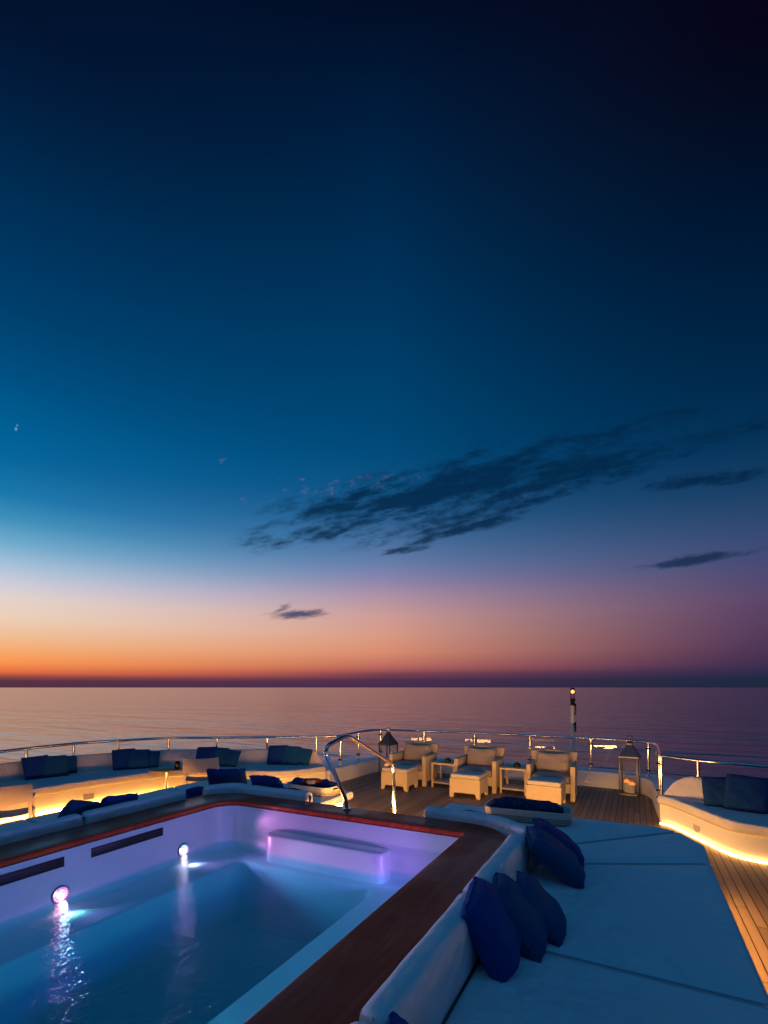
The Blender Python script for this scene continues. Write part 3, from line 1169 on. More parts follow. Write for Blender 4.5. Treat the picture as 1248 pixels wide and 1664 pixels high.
padsR = [[(-.81, -1.2), (.63, -1.2), (.63, 1.0), (-.81, 1.0)],
         [(-.81, 1.0), (.63, 1.0), (.63, 3.05), (-.81, 3.07)],
         [(-.81, 3.07), (.63, 3.05), (.63, 5.27), (-.81, 4.55)],
         [(-.81, 4.55), (.63, 5.27), (.64, 5.85), (.44, 6.28), (-1.02, 4.84)],
         [(-1.02, 4.84), (.44, 6.29), (.2, 6.40), (-1.65, 6.42), (-1.65, 4.87), (-1.3, 4.87)],
         [(-1.65, 4.87), (-1.65, 6.42), (-2.28, 6.42), (-2.28, 4.87)]]
backsR = [[(-.895, -1.1), (-.895, .30)], [(-.895, .33), (-.895, 1.62)], [(-.895, 1.65), (-.895, 2.92)], [(-.895, 2.95), (-.895, 4.26)],
          bend([(-.93, 4.28), (-1.0, 4.62), (-1.32, 4.785), (-1.97, 4.79)], .25, 8)]
backsR[-1] = [(p.x, p.y) for p in bend([Vector((-.80, 4.37, 0)), Vector((-1.02, 4.62, 0)), Vector((-1.36, 4.79, 0)), Vector((-1.97, 4.79, 0))], .3, 8)]
daybed('sun_daybed', 'large pale sun daybed in the right foreground wrapping the pool corner', (0, 4.5, 0), padsR, backsR,
       [(-.94, -1.2), (.50, -1.2), (.50, 5.7), (.46, 6.0), (.16, 6.27), (-2.18, 6.29), (-2.18, 4.78), (-1.3, 4.78), (-.94, 4.4)],
       [[(.505, 6.0 - .3), (.505, -1.2)][::1], [(-2.1, 6.30), (.10, 6.275)][::1], [(-2.185, 4.95), (-2.185, 6.2)][::1]])
padsL = [[(-6.6, -1.2), (-5.02, -1.2), (-5.02, 1.2), (-6.6, 1.2)],
         [(-6.6, 1.2), (-5.02, 1.2), (-5.02, 3.2), (-6.6, 3.25)],
         [(-6.6, 3.25), (-5.02, 3.2), (-5.02, 4.55), (-6.6, 5.42)],
         [(-5.02, 4.55), (-4.82, 4.85), (-6.28, 6.40), (-6.58, 6.0), (-6.6, 5.42)],
         [(-4.82, 4.85), (-4.5, 4.87), (-4.5, 6.46), (-6.05, 6.46), (-6.28, 6.40)],
         [(-4.5, 4.87), (-3.84, 4.87), (-3.84, 6.46), (-4.5, 6.46)]]
backsL = [[(-4.93, -1.1), (-4.93, .3)], [(-4.93, .33), (-4.93, 1.62)], [(-4.93, 1.65), (-4.93, 2.94)], [(-4.93, 2.97), (-4.93, 4.18)],
          [(p.x, p.y) for p in bend([Vector((-4.86, 4.45, 0)), Vector((-4.74, 4.79, 0)), Vector((-4.35, 4.79, 0)), Vector((-3.46, 4.79, 0))], .3, 8)]]
daybed('sun_daybed', 'pale sun daybed beyond the far left rim of the pool', (-5.8, 4.5, 0), padsL, backsL,
       [(-6.47, -1.2), (-4.9, -1.2), (-4.9, 4.4), (-4.6, 4.78), (-3.94, 4.78), (-3.94, 6.34), (-6.1, 6.34), (-6.47, 5.95)],
       [[(-6.475, -1.2), (-6.475, 5.8)], [(-6.0, 6.345), (-4.05, 6.345)], [(-3.935, 6.25), (-3.935, 4.95)]])


# ------------------------------------------------------------------ sofas
def sofa(label, F, B, cuts, endcap, n=100, backcuts=(0, 1), panels=(), led=None):
    """F front edge of the seat, B foot of the back, both at seat level, running along the sofa"""
    F = spline([Vector((*p, 0)) for p in F], n)
    B = spline([Vector((*p, 0)) for p in B], n)
    D = [(b - f).normalized() for f, b in zip(F, B)]
    root = empty('bench_sofa', (F[n // 2].x, F[n // 2].y, 0), label=label, cat='sofa')

    def put_(o):
        o.location = -root.location
        return o
    Z = Vector((0, 0, 1))
    for a, b in zip(cuts, cuts[1:]):
        i0, i1 = int(a * (n - 1)), int(b * (n - 1))
        rr = []
        for i in range(i0, i1 + 1):
            f, d, w = F[i], D[i], (B[i] - F[i]).length + .03
            e = 1.0 if i not in (i0, i1) else 0
            dz = 0 if e else -.012
            dd = 0 if e else .012
            pr = [(.10, .335), (.02 + dd, .336), (dd, .35), (dd - .004, .40)]
            for k in range(6):
                an = PI / 2 * k / 5
                pr.append((dd + .035 - .035 * math.cos(an), .415 + .035 * math.sin(an) + dz))
            pr += [(w * .3 + .03, .456 + dz), (w * .7, .456 + dz), (w, .45 + dz), (w, .335)]
            rr.append([f + d * x + Z * z for x, z in pr])
        bm = bmesh.new()
        rings(bm, rr)
        put_(from_bm('seat_cushion', bm, M_sofa, root, angle=60))
    bm = bmesh.new()
    rr = []
    for f, d, b in zip(F, D, B):
        rr.append([f + d * .11 + Z * .004, f + d * .09 + Z * .06, f + d * .05 + Z * .333, b + Z * .333, b + Z * .004])
    rings(bm, rr)
    pl = put_(from_bm('plinth', bm, M_gel, root, angle=30))
    bm = bmesh.new()
    rings(bm, [[f + d * .078 + Z * .012, f + d * .074 + Z * .042, f + d * .05 + Z * .042, f + d * .05 + Z * .012] for f, d in zip(F, D)])
    put_(from_bm('led_strip', bm, led or LED_SOFA, root))
    bm = bmesh.new()
    rings(bm, [[f + d * .044 + Z * .318, f + d * .044 + Z * .328, f + d * .030 + Z * .328, f + d * .030 + Z * .318] for f, d in zip(F, D)])
    put_(from_bm('lip_glow', bm, GLOW_LIP, root))  # added glowing edge, no lamp: the underside's light is put into its emission
    Ls = [0]
    for a, b in zip(B, B[1:]): Ls.append(Ls[-1] + (b - a).length)
    for a, b in zip(backcuts, backcuts[1:]):
        i0, i1 = int(a * (n - 1)), int(b * (n - 1))
        rr = []
        idx = list(range(i0, i1 + 1))
        for i in idx:
            s0 = Ls[i] if endcap == 0 else Ls[-1] - Ls[i]
            rad = .30
            hf = 1.0
            if s0 < rad: hf = max(.02, math.sqrt(max(0, 1 - (1 - s0 / rad) ** 2)))
            ins = .012 if i in (i0, i1) else 0
            zt = .45 + (.30 - ins) * hf
            zb = .43
            th = .22
            lean = .10
            h = zt - zb
            r = min(.07, h * .45)
            pr = [(-.03 + ins, zb)]
            for tt in (.25, .5, .8): pr.append((-.03 + ins + lean * (h / .32) * tt - .012 * math.sin(PI * tt), zb + (h - r) * tt))
            c = -.03 + ins + lean * (h / .32)
            for k in range(6):
                an = PI * k / 5
                pr.append((c + r - r * math.cos(an), zt - r + r * math.sin(an)))
            pr += [(c + 2 * r + .02, zb)]
            p, d = B[i], D[i]
            rr.append([p + d * x + Z * z for x, z in pr])
        bm = bmesh.new()
        rings(bm, rr)
        put_(from_bm('backrest', bm, M_sofa, root, angle=60))
    for kind, s, z, w, h in panels:
        i = int(s * (n - 1))
        f, d = F[i], D[i]
        t = (F[min(n - 1, i + 1)] - F[i - 1]).normalized()
        c = f + d * (.05 + .0 + (.333 - z) / .273 * .04) + Z * z
        nn = -d
        bm = bmesh.new()
        if kind == 'speaker':
            rr = []
            for rad, dep in ((w, -.004), (w, .004), (w * .93, .007), (w * .9, .003), (w * .2, .003)):
                rr.append([c + t * rad * math.cos(a) + Z * rad * math.sin(a) + nn * dep for a in [2 * PI * q / 28 for q in range(28)]])
            rings(bm, rr)
            put_(from_bm('speaker', bm, M_panel, root))
        else:
            rr = []
            for q, dep in ((1, -.004), (1, .004), (.9, .006), (.86, .002)):
                rr.append([c + t * (w * q * sx) + Z * (h * q * sz) + nn * dep for sx, sz in ((-1, -1), (1, -1), (1, 1), (-1, 1))])
            rings(bm, rr)
            put_(from_bm('vent_panel', bm, M_panel, root))
    return root, F, B, D


FL = [(-8.45, 1.5), (-8.43, 3.0), (-8.40, 4.22), (-8.24, 5.44), (-7.90, 6.35), (-7.30, 6.85), (-6.6, 7.08), (-6.02, 7.34), (-5.72, 7.8), (-5.56, 8.24)]
BL = [(-9.55, 1.5), (-9.55, 3.0), (-9.52, 4.33), (-9.36, 5.54), (-8.75, 6.72), (-8.2, 7.15), (-7.51, 7.52), (-6.72, 7.93), (-6.1, 8.25), (-5.72, 8.38)]
sofa('long curved white sofa along the left railing with amber light underneath', FL, BL, (0, .12, .33, .49, .68, 1), 1, 140, (0, .3, .62, 1),
     [('vent', .45, .2, .085, .085), ('speaker', .90, .2, .075, 0)], emission('sofa_led_amber', (1.0, .43, .075), 33))
FR = [(.305, 8.27), (.44, 8.17), (.67, 7.75), (.92, 7.24), (1.08, 7.04), (1.36, 6.94), (1.95, 6.82), (2.6, 6.4), (2.9, 5.6), (3.0, 4.2), (3.0, 2.5)]
BR = [(.40, 8.36), (.60, 8.30), (.915, 8.20), (1.3, 8.10), (1.6, 8.02), (2.0, 7.88), (2.6, 7.5), (3.2, 6.8), (3.55, 5.8), (3.65, 4.2), (3.65, 2.5)]
sofa('curved white sofa at the right edge with a bright light strip at its foot', FR, BR, (0, .45, 1), 0, 120, (0, .55, 1),
     [('speaker', .105, .175, .075, 0)])


# ------------------------------------------------------------------ pillows
def pillow_mesh(s, thick, seed):
    rnd = random.Random(seed)
    n = 26
    bm = bmesh.new()
    ph = [rnd.uniform(0, 6.28) for _ in range(6)]
    top, bot = [], []
    for j in range(n + 1):
        rt, rb = [], []
        for i in range(n + 1):
            a, b = -1 + 2 * i / n, -1 + 2 * j / n
            # pinch the edge midpoints, keep the corners out
            x = s / 2 * a * (1 - .03 * (1 - b * b) * abs(a) ** 3) * (1 - .04 * (a * b) ** 2)
            y = s / 2 * b * (1 - .03 * (1 - a * a) * abs(b) ** 3) * (1 - .04 * (a * b) ** 2)
            e = max(0.0, (1 - a ** 6) * (1 - b ** 6))
            h = thick / 2 * (e ** .5) * (1 - .12 * (a * a + b * b))
            wr = (.009 * math.sin(5 * a + ph[0] + 2 * b) * math.sin(4 * b + ph[1]) + .010 * math.sin(13 * (abs(a) - abs(b)) + ph[5]) * (a * b) ** 2) * e
            edge = (abs(a) + abs(b)) ** 3 * .0016 * math.sin(11 * (a - b) + ph[2])
            # slump towards the bottom
            h *= 1 - .14 * b
            zc = .02 * (a * a - .4) * math.sin(ph[3]) + .018 * b * b * math.cos(ph[4])
            vt = bm.verts.new((x, y, zc + h + wr + edge))
            border = i in (0, n) or j in (0, n)
            vb = vt if border else bm.verts.new((x, y, zc - h + wr * .6 + edge))
            rt.append(vt)
            rb.append(vb)
        top.append(rt)
        bot.append(rb)
    for j in range(n):
        for i in range(n):
            bm.faces.new((top[j][i], top[j][i + 1], top[j + 1][i + 1], top[j + 1][i]))
            try: bm.faces.new((bot[j][i], bot[j + 1][i], bot[j + 1][i + 1], bot[j][i + 1]))
            except ValueError: pass
    loop = [top[0][i] for i in range(n)] + [top[j][n] for j in range(n)] + [top[n][i] for i in range(n, 0, -1)] + [top[j][0] for j in range(n, 0, -1)]
    tube(bm, [v.co.copy() for v in loop], s * .013, 6, closed=True)
    return bm


seed = [100]


def pillow(label, m, base, yaw, lean, size=.46, thick=.17, roll=0, group=None, zs=.452):
    """base = point under the pillow's lower edge, lean from the vertical, front faces (-y) turned by yaw"""
    seed[0] += 1
    o = from_bm('throw_pillow', pillow_mesh(size, thick, seed[0]), m, None, angle=80)
    t = R(90 - lean)
    Mx = Matrix.Rotation(R(yaw), 4, 'Z') @ Matrix.Rotation(t, 4, 'X') @ Matrix.Rotation(R(roll), 4, 'Z')
    o.rotation_euler = Mx.to_euler()
    zmin = min((Mx @ v.co).z for v in o.data.vertices)
    upv = Matrix.Rotation(R(yaw), 4, 'Z') @ Vector((0, math.cos(t), math.sin(t)))
    b = Vector(base)
    o.location = (b.x + upv.x * size / 2, b.y + upv.y * size / 2, zs - zmin - .008)
    tag(o, label, 'pillow', group)
    return o


G1 = 'pillows on the right daybed'
pillow('bright royal blue pillow nearest the camera leaning on the daybed backrest', M_royal, (-.63, 2.82, 0), 98, 28, .45, .22, 3, G1)
pillow('dark petrol pillow in the middle of the three foreground pillows', M_teal, (-.50, 3.10, 0), 99, 40, .44, .18, 3, G1)
pillow('slim dark petrol pillow on the bow side of the three foreground pillows', M_teal, (-.42, 3.33, 0), 99, 42, .41, .15, 2, G1)
pillow('plump petrol blue pillow at the curved corner of the right daybed', M_teal, (-.40, 4.32, 0), 104, 52, .52, .2, 2, G1)
pillow('flatter navy pillow tucked behind the plump corner pillow of the right daybed', M_navy, (-.44, 4.80, 0), 108, 52, .5, .15, -4, G1)
pillow('petrol pillow lying behind the curved backrest in front of the navy filled basket', M_teal, (-1.42, 5.35, 0), 170, 60, .48, .15, 0, G1)
pillow('royal blue pillow tip showing at the bottom edge beside the backrest', M_royal, (-.60, 1.50, 0), 95, 26, .40, .16, 3, G1)
pillow('dark pillow corner at the bottom edge below the long foreground backrest', M_navy, (-.68, 1.20, 0), 95, 18, .40, .15, 0, G1)

G2 = 'pillows on the left sofa'
tri = [((63, 1266), (91, 1263), (109, 1258), 80, 'aft end of the left sofa'),
       ((203, 1251), (225, 1250), (243, 1248), 60, 'left sofa near the small wooden table'),
       ((332, 1246), (350, 1246), (371, 1246.5), 24, 'left sofa behind the canvas chair'),
       ((449, 1242.5), (470, 1243), (489, 1243.5), 22, 'left sofa nearest the pool handrail')]
wh = ['at the far left end of the long sofa', 'on the sofa beside the small wooden table', 'on the sofa behind the canvas chair with the table', 'on the sofa near the pool handrail']
for (a, b, c, yaw, _), w in zip(tri, wh):
    pillow('navy pillow, left of three ' + w, M_navy, P(*a, .45), yaw, 24, .42, .16, 2, G2)
    pillow('petrol pillow, middle of three ' + w, M_teal, P(*b, .45), yaw - 6, 27, .41, .15, -2, G2)
    pillow('small petrol pillow, right of three ' + w, M_teal, P(*c, .45), yaw - 10, 30, .36, .14, -5, G2)
G3 = 'pillows on the right sofa'
pillow('small petrol pillow, left one of the three on the right sofa', M_slate, P(1171, 1312, .45), -4, 22, .40, .15, 5, G3)
pillow('large petrol pillow in the middle of the three on the right sofa', M_slate, P(1213, 1320, .45), -10, 22, .47, .17, -3, G3)
pillow('navy pillow cut by the right edge of the picture on the right sofa', M_navy, P(1252, 1320, .45), -14, 22, .45, .17, 0, G3)
G4 = 'pillows on the left daybed'
pillow('petrol pillow with pointed top leaning on the left daybed backrest', M_teal, (-5.27, 3.04, 0), -80, 22, .41, .18, 18, G4)
pillow('bright royal blue pillow beside the pointed petrol one on the left daybed', M_royal, (-5.25, 3.47, 0), -90, 24, .43, .18, 6, G4)
pillow('petrol pillow lying low behind the left daybed backrest', M_teal, (-5.5, 2.66, 0), -80, 68, .46, .13, 0, G4)
pillow('dark pillow lying flat beside the bright blue pillow on the left daybed', M_navy, (-5.6, 3.72, 0), -90, 78, .44, .11, 0, G4)
pillow('large navy pillow standing in the corner of the left daybed', M_navy, (-5.15, 5.20, 0), -150, 30, .54, .18, 0, G4)
pillow('royal blue pillow lying in front of the large navy corner pillow', M_royal, (-5.27, 4.80, 0), -130, 55, .44, .15, 0, G4)
pillow('wide dark navy pillow behind the far rim backrest left of the basket', M_navy, (-4.26, 5.12, 0), 180, 26, .50, .17, 0, G4)
pillow('flat navy pillow sinking between the wide navy pillow and the towel basket', M_navy, (-3.86, 5.22, 0), 172, 48, .46, .14, 0, G4)


# ------------------------------------------------------------------ armchairs, ottomans, side tables
def prof_prism(bm, prof, x0, x1, M=None):
    """side profile (y,z) extruded along x"""
    vs = rings(bm, [[Vector((x0, y, z)) for y, z in prof], [Vector((x1, y, z)) for y, z in prof]])
    return vs


def bev_all(bm, off, seg=2, ang=25):
    bmesh.ops.recalc_face_normals(bm, faces=bm.faces)
    es = [e for e in bm.edges if len(e.link_faces) == 2 and e.calc_face_angle(0) > R(ang)]
    bmesh.ops.bevel(bm, geom=es, offset=off, segments=seg, affect='EDGES', profile=.5)


def armchair():
    root = empty('armchair')
    for s in (-1, 1):
        bm = bmesh.new()
        pr = [(-.40, 0), (-.32, 0), (-.30, .09), (.12, .10), (.15, 0), (.23, 0), (.26, .3), (.20, .62), (-.40, .62)]
        x0, x1 = (.345, .425) if s > 0 else (-.425, -.345)
        prof_prism(bm, pr, x0, x1)
        bev_all(bm, .008)
        from_bm('arm', bm, M_wicker, root)
    bm = bmesh.new()
    box(bm, -.343, .343, -.375, .22, .13, .30, .008)
    from_bm('seat_frame', bm, M_wicker, root)
    bm = cushion_bm([(-.338, -.39), (.338, -.39), (.338, .14), (-.338, .14)], .302, .43, .035, .015, .004, .04)
    from_bm('seat_cushion', bm, M_tauped, root, angle=60)
    # curved back panel
    bm = bmesh.new()
    rr = []
    n = 12
    for i in range(n + 1):
        t = -1 + 2 * i / n
        ring = []
        for (y, z, w) in ((.14, .12, .335), (.28, .80, .43), (.34, .81, .43), (.24, .12, .335)):
            crown = .022 * (1 - t * t) if z > .5 else 0
            ring.append(Vector((t * w, y + .05 * (1 - t * t) * (1 if z > .5 else .3), z + crown)))
        rr.append(ring)
    rings(bm, rr)
    bev_all(bm, .01)
    from_bm('backrest', bm, M_wicker, root)
    seed[0] += 1
    bm = pillow_mesh(1.0, .2, 33)
    for v in bm.verts:
        dip = -.10 * max(0, v.co.y * 2) ** 2 * (1 - (v.co.x * 2) ** 2)
        v.co = Vector((v.co.x * .63, (v.co.y + dip) * .43, v.co.z * .9))
    M4 = Matrix.Translation((0, .125, .615)) @ Matrix.Rotation(R(74), 4, 'X')
    bmesh.ops.transform(bm, matrix=M4, verts=bm.verts)
    from_bm('back_cushion', bm, M_tauped, root, angle=80)
    return root


def ottoman():
    root = empty('ottoman')
    w, d = .29, .25
    bm = bmesh.new()
    # body with four feet: side walls with arched lower edge
    for s in (-1, 1):
        pr = [(-d, 0), (-d + .055, 0), (-d + .085, .09), (d - .085, .09), (d - .055, 0), (d, 0), (d, .35), (-d, .35)]
        vs = prof_prism(bm, pr, s * w - (.03 if s > 0 else 0), s * w + (.03 if s < 0 else 0))
    for s in (-1, 1):
        pr = [(-w, 0), (-w + .06, 0), (-w + .09, .09), (w - .09, .09), (w - .06, 0), (w, 0), (w, .35), (-w, .35)]
        y0 = s * (d + .002)
        y1 = s * (d - .03)
        rings(bm, [[Vector((x * 1.003, y0, z)) for x, z in pr], [Vector((x * 1.003, y1, z)) for x, z in pr]])
    box(bm, -w + .02, w - .02, -d + .02, d - .02, .12, .348)
    from_bm('body', bm, M_wicker, root, angle=30)
    bm = cushion_bm([(-w + .005, -d + .005), (w - .005, -d + .005), (w - .005, d - .005), (-w + .005, d - .005)], .352, .43, .025, .012, .0, .04)
    from_bm('seat_pad', bm, M_ottoman, root, angle=60)
    return root


def side_table():
    root = empty('side_table')
    w, d = .235, .22
    for sx in (-1, 1):
        for sy in (-1, 1):
            bm = bmesh.new()
            box(bm, sx * w - .018, sx * w + .018, sy * d - .018, sy * d + .018, 0, .465, .004)
            from_bm('leg', bm, M_wicker, root)
    bm = bmesh.new()
    box(bm, -w - .022, w + .022, -d - .022, d + .022, .466, .505, .006)
    from_bm('table_top', bm, M_wicker, root)
    bm = bmesh.new()
    box(bm, -w - .016, w + .016, -d - .016, d + .016, .085, .11, .004)
    from_bm('shelf', bm, M_ottoman, root)
    return root


def c2s(X, Y): return cam2ship(X, Y, 0)


RZ = R(-3)
ch = armchair()
ot = ottoman()
tb = side_table()


def corner_loc(FR_, dx, dy, rz):
    return FR_ - Matrix.Rotation(rz, 3, 'Z') @ Vector((dx, dy, 0))


chairs = [((.855, 10.03), 'left-hand cream wicker armchair beside the hanging-ring lantern'), ((2.16, 9.38), 'cream wicker armchair between the two small side tables'),
          ((3.42, 8.7), 'cream wicker armchair nearest the big lantern with candle')]
for i, (p, lab) in enumerate(chairs):
    o = ch if i == 0 else copy_tree(ch)
    rz = (R(-1.5), R(0), R(2.5))[i]
    o.location = corner_loc(c2s(*p), .425, -.40, rz)
    o.rotation_euler.z = rz
    tag(o, lab, 'armchair', 'armchairs facing the pool')
otts = [((-.03, 9.85), (.43, 9.57), 'wicker ottoman with blue-grey pad partly behind the pool handrail'), ((1.24, 9.12), (1.74, 8.89), 'wicker ottoman with pale pad before the middle armchair'),
        ((2.50, 8.52), (2.98, 8.20), 'wicker ottoman with pale pad closest to the navy filled basket')]
for i, (a, b, lab) in enumerate(otts):
    o = ot if i == 0 else copy_tree(ot)
    m = (c2s(*a) + c2s(*b)) / 2
    rz = RZ + R(1)
    o.location = corner_loc(m, 0, -.25, rz)
    o.rotation_euler.z = rz
    tag(o, lab, 'ottoman', 'ottomans before the armchairs')
tabs = [((.98, 10.03), 'slim cream side table right of the left-hand armchair'), ((2.245, 9.415), 'slim cream side table left of the armchair by the big lantern')]
for i, (p, lab) in enumerate(tabs):
    o = tb if i == 0 else copy_tree(tb)
    o.location = corner_loc(c2s(*p), -.25, -.235, RZ)
    o.rotation_euler.z = RZ
    tag(o, lab, 'side table', 'side tables between the armchairs')
for i, (o_, lab) in enumerate(((0, 'round black ashtray on the side table by the left-hand armchair'), (1, 'round black ashtray on the side table by the right armchair'))):
    loc = corner_loc(c2s(*tabs[i][0]), -.25, -.235, RZ) + Vector((.02, -.02, .505))
    bm = bmesh.new()
    tube(bm, [(0, 0, 0), (0, 0, .01), (0, 0, .045), (0, 0, .055), (0, 0, .06), (0, 0, .085), (0, 0, .09)], [.055, .068, .07, .062, .05, .042, .02], 24)
    o = from_bm('ashtray', bm, M_black)
    o.location = loc
    tag(o, lab, 'ashtray', 'ashtrays on the side tables')


# ------------------------------------------------------------------ lanterns and candles
def lantern():
    root = empty('lantern')
    w, h = .15, .72
    bm = bmesh.new()
    box(bm, -w - .015, w + .015, -w - .015, w + .015, 0, .035, .005)
    from_bm('base', bm, M_bronze, root)
    for sx in (-1, 1):
        for sy in (-1, 1):
            bm = bmesh.new()
            box(bm, sx * w - .012, sx * w + .012, sy * w - .012, sy * w + .012, .035, h, .003)
            from_bm('corner_post', bm, M_bronze, root)
    for k in range(4):
        bm = bmesh.new()
        box(bm, -w + .013, w - .013, w - .003, w + .003, .04, h - .005)
        bmesh.ops.rotate(bm, verts=bm.verts, cent=(0, 0, 0), matrix=Matrix.Rotation(PI / 2 * k, 3, 'Z'))
        from_bm('glass_pane', bm, M_glass, root, smooth=False)
    bm = bmesh.new()
    q = w + .022
    rr = [[Vector((sx * a, sy * a, z)) for sx, sy in ((-1, -1), (1, -1), (1, 1), (-1, 1))] for a, z in ((q, h), (q, h + .02), (.045, h + .235), (.045, h + .26))]
    rings(bm, rr)
    tube(bm, [(0, 0, h + .26), (0, 0, h + .275), (0, 0, h + .29)], [.05, .06, .03], 14)
    from_bm('roof', bm, M_bronze, root, angle=20)
    bm = bmesh.new()
    tube(bm, [(.06 * math.cos(a), .0, h + .345 + .06 * math.sin(a)) for a in [2 * PI * k / 24 for k in range(24)]], .006, 8, closed=True)
    from_bm('ring_handle', bm, M_bronze, root)
    return root


lan = lantern()
lan2 = copy_tree(lan)
lpos = [(c2s(4.70, 9.30), R(-8), 'tall square metal lantern with lit candle on the right of the bow deck'), (c2s(.10, 11.35), R(-10), 'tall square metal lantern behind the left-hand armchair')]
for o, (p, rz, lab) in zip((lan, lan2), lpos):
    o.location = p
    o.rotation_euler.z = rz
    tag(o, lab, 'lantern', 'floor lanterns on the bow deck')


def candle(p, h, r, lab):
    root = empty('candle', (p.x, p.y, .036), label=lab, cat='candle', group='candles in the lanterns')
    bm = bmesh.new()
    tube(bm, [(0, 0, 0), (0, 0, h * .5), (0, 0, h * .78)], r, 20)
    from_bm('wax', bm, M_wax, root)
    bm = bmesh.new()
    tube(bm, [(0, 0, h * .781), (0, 0, h * .97), (0, 0, h), (0, 0, h * .97)], [r * .999, r * .995, r * .9, r * .6], 20)
    tube(bm, [(0, 0, h * .97), (0, 0, h + .02), (0, 0, h + .045)], [.006, .009, .002], 8)
    from_bm('glowing_rim', bm, M_flame, root)


candle(lpos[0][0] + Vector((.04, .0, 0)), .20, .055, 'thick white candle with glowing orange top in the right lantern')
candle(lpos[0][0] + Vector((-.05, .05, 0)), .235, .05, 'taller white candle behind the thick one in the right lantern')
candle(lpos[1][0] + Vector((-.02, -.02, 0)), .235, .06, 'lit orange candle in the lantern behind the left-hand armchair')


# ------------------------------------------------------------------ baskets
def basket(loc, rz, L, W, h, label, fill):
    root = empty('basket', loc, rz, label, 'basket', 'woven baskets on the daybeds')
    c = .07
    o = [(-L / 2 + c, -W / 2), (L / 2 - c, -W / 2), (L / 2, -W / 2 + c), (L / 2, W / 2 - c), (L / 2 - c, W / 2), (-L / 2 + c, W / 2), (-L / 2, W / 2 - c), (-L / 2, -W / 2 + c)]
    o = dense(rounded(o, .02, 3), .03)
    bm = bmesh.new()
    uv = bm.loops.layers.uv.new('UVMap')
    prof = [(.035, .0), (.0, .03), (-.012, h * .55), (-.02, h * .98), (-.014, h), (-.002, h), (.004, h * .97), (.02, .05), (.05, .03)]
    rr = [[Vector((x, y, z)) for x, y in inset(o, d)] for d, z in prof]
    vs = rings(bm, rr)
    per = [0]
    for a, b in zip(o, o[1:] + o[:1]): per.append(per[-1] + math.hypot(b[0] - a[0], b[1] - a[1]))
    idx = {}
    for r_ in vs:
        for i, v in enumerate(r_): idx[v] = i
    for f in bm.faces:
        if len(f.verts) != 4: continue
        ii = [idx[l.vert] for l in f.loops]
        wrap = max(ii) - min(ii) > 2
        for l in f.loops:
            i = idx[l.vert]
            u = per[-1] if (wrap and i == 0) else per[i]
            l[uv].uv = (u, l.vert.co.z)
        if f.calc_center_median().z > h * .52: f.material_index = 1
    from_bm('body', bm, [M_weave, M_band], root, angle=50)
    for s in (-1, 1):
        bm = bmesh.new()
        box(bm, s * (L / 2 + .012), s * (L / 2 + .018), -.06, .06, h * .68, h * .84, .002)
        from_bm('handle_slot', bm, M_black, root)
    return root


def roll_mesh(L, r, seedv, amp=.12):
    rnd = random.Random(seedv)
    ph = [rnd.uniform(0, 6.28) for _ in range(4)]
    bm = bmesh.new()
    rr = []
    n = 14
    for i in range(n + 1):
        t = i / n
        e = min(t, 1 - t) * n
        f = (0.55, .88, 1)[min(2, int(e))] if e < 2 else 1
        ring = []
        for k in range(18):
            a = 2 * PI * k / 18
            q = r * f * (1 + amp * math.sin(3 * a + ph[0] + 4 * t) + amp * .5 * math.sin(7 * t + ph[1]))
            ring.append(Vector(((t - .5) * L, q * math.cos(a), q * .75 * math.sin(a))))
        rr.append(ring)
    rings(bm, rr)
    return bm


def towel(loc, rz, L, r, m, label, s):
    o = from_bm('rolled_towel', roll_mesh(L, r, s), m, None, angle=70)
    o.location = loc
    o.rotation_euler = (0, 0, rz)
    return tag(o, label, 'towel', 'towels in the baskets')


bloc = Vector((-1.13, 5.99, .458))
brz = R(5)
basket(bloc, brz, .96, .42, .165, 'pale woven basket filled with speckled navy throws on the right daybed', None)
for k, (dx, dy, L, r, lab) in enumerate(((-.22, -.06, .46, .085, 'speckled navy throw rolled at the left of the right basket'), (.16, -.05, .48, .08, 'speckled navy throw rolled at the right of the right basket'),
                                      (-.02, .09, .7, .09, 'long speckled navy throw rolled along the back of the right basket'))):
    towel(bloc + Matrix.Rotation(brz, 3, 'Z') @ Vector((dx, dy, .165)), brz + R(4 * k - 4), L, r, M_throw, lab, 40 + k)
bl2 = P(508, 1289.5, .45) + Vector((.0, .22, .008))
bl2 = Vector((-4.28, 6.02, .458))
basket(bl2, R(-4), .78, .40, .15, 'pale woven basket of blue, red and cream towels on the left daybed end', None)
for k, (dx, dy, L, r, m, lab) in enumerate(((-.22, -.02, .34, .085, M_navy, 'navy towel roll at the left of the towel basket'), (.03, -.07, .30, .06, M_red, 'red towel on top of the towel basket'),
                                         (.05, -.12, .14, .05, M_cream, 'small cream towel beside the red one in the towel basket'), (.20, .03, .36, .09, M_navy, 'navy towel roll at the right of the towel basket'),
                                         (-.02, .08, .5, .08, M_navy, 'long navy towel roll at the back of the towel basket'))):
    z = .14 if m is M_navy else .19
    towel(bl2 + Matrix.Rotation(R(-4), 3, 'Z') @ Vector((dx, dy, z)), R(-4 + (20 if m is M_red else 6 * k - 10)), L, r, m, lab, 50 + k)


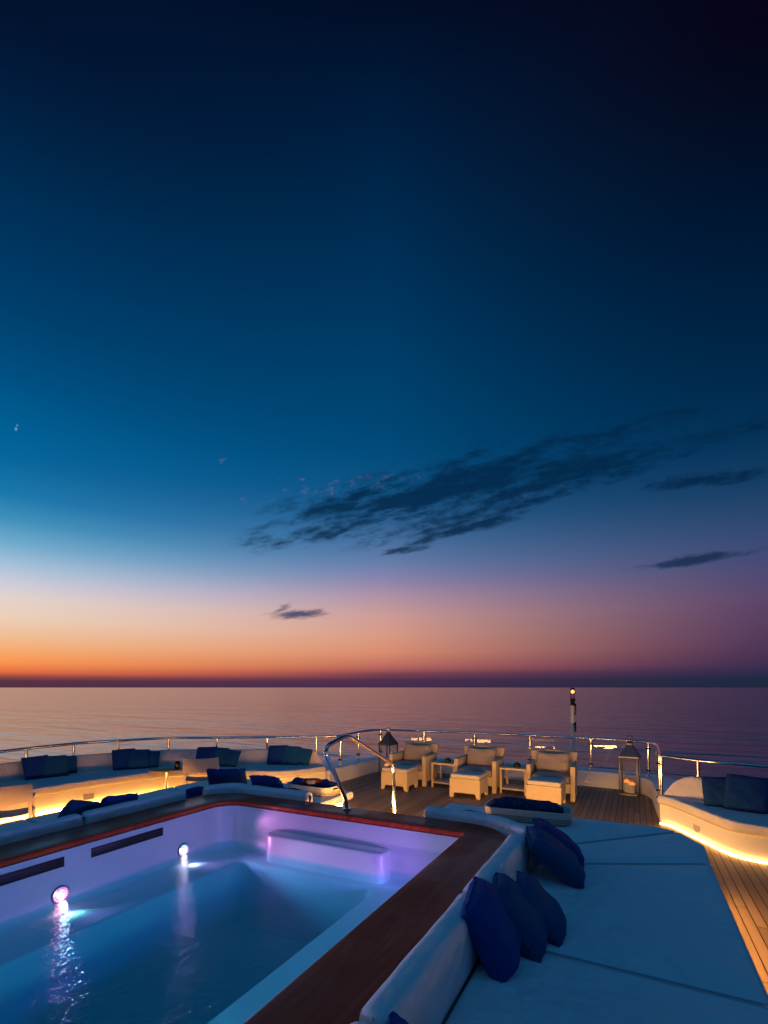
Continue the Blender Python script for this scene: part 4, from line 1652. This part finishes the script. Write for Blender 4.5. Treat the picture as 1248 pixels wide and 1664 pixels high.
# ------------------------------------------------------------------ folding canvas chairs and their table
def canvas_chair():
    root = empty('canvas_chair')
    w, d = .27, .24
    for s in (-1, 1):
        bm = bmesh.new()
        box(bm, s * w - .02, s * w + .02, -d - .02, d + .02, .0, .03, .004)
        box(bm, s * w - .018, s * w + .018, -d, -d + .035, .03, .565, .004)
        box(bm, s * w - .018, s * w + .018, d - .035, d, .03, .80, .004)
        box(bm, s * w - .028, s * w + .028, -d - .03, d - .036, .566, .592, .004)
        box(bm, s * w - .016, s * w + .016, -d + .03, d - .03, .36, .40, .004)
        from_bm('side_frame', bm, M_teakf if False else M_canvas, root)
    bm = bmesh.new()
    n = 8
    rr = []
    for i in range(n + 1):
        t = -1 + 2 * i / n
        sag = -.03 * (1 - t * t)
        rr.append([Vector((t * w, y, z + sag)) for y, z in ((-d, .402), (d - .04, .402), (d - .04, .412), (-d, .412))])
    rings(bm, rr)
    from_bm('seat', bm, M_tauped, root, angle=60)
    bm = bmesh.new()
    rr = []
    for i in range(n + 1):
        t = -1 + 2 * i / n
        bow = .025 * (1 - t * t)
        dip = -.012 * (1 - t * t)
        rr.append([Vector((t * (w + .03), y + bow, z + (dip if z > .7 else 0))) for y, z in ((d - .005, .56), (d - .005, .80), (d + .006, .80), (d + .006, .56))])
    rings(bm, rr)
    from_bm('back_canvas', bm, M_canvas, root, angle=60)
    return root


cc = canvas_chair()
cc2 = copy_tree(cc)
cc.location = (-6.98, 6.34, 0)
cc.rotation_euler.z = R(-136)
tag(cc, 'cream canvas folding chair by the small wooden table before the left sofa', 'chair', 'canvas chairs by the left sofa')
cc2.location = (-7.34, 3.42, 0)
cc2.rotation_euler.z = R(-122)
tag(cc2, 'cream canvas folding chair cut off by the left edge of the picture', 'chair', 'canvas chairs by the left sofa')
tloc = Vector((-7.62, 6.1, 0))
tt = empty('wooden_table', tloc, label='small round teak table between the canvas chair and the left sofa', cat='table')
bm = bmesh.new()
tube(bm, [(0, 0, .535), (0, 0, .54), (0, 0, .56), (0, 0, .565)], [.29, .3, .3, .29], 32)
from_bm('table_top', bm, M_teakf, tt)
bm = bmesh.new()
tube(bm, [(0, 0, 0), (0, 0, .02), (0, 0, .05), (0, 0, .5), (0, 0, .534)], [.2, .2, .03, .03, .1], 20)
from_bm('pedestal', bm, M_steel, tt)
bm = bmesh.new()
tube(bm, [(0, 0, 0), (0, 0, .01), (0, 0, .11), (0, 0, .13), (0, 0, .14)], [.04, .045, .045, .04, .02], 18)
o = from_bm('black_jar', bm, M_black)
o.location = tloc + Vector((.19, .08, .566))
tag(o, 'small black jar on the round teak table', 'jar')

# ------------------------------------------------------------------ camera
cam = bpy.data.cameras.new('camera')
cam.sensor_fit = 'HORIZONTAL'
cam.sensor_width = 36
cam.lens = 36 * FPX / 1248
cam.shift_y = (PY - 832) / 1248
cam.clip_start = .05
cam.clip_end = 100000
co = bpy.data.objects.new('camera', cam)
COL.objects.link(co)
co.location = (0, 0, H)
co.rotation_euler = (R(90), 0, math.atan2(SN, CS))
S.camera = co

S.render.engine = 'CYCLES'
S.cycles.use_denoising = True
S.cycles.max_bounces = 8
S.cycles.transparent_max_bounces = 16
S.cycles.sample_clamp_indirect = 6
S.cycles.caustics_reflective = False
S.cycles.caustics_refractive = False
S.cycles.use_light_tree = True
S.view_settings.view_transform = 'Standard'
S.view_settings.look = 'None'
S.view_settings.exposure = 0
S.view_settings.gamma = 1
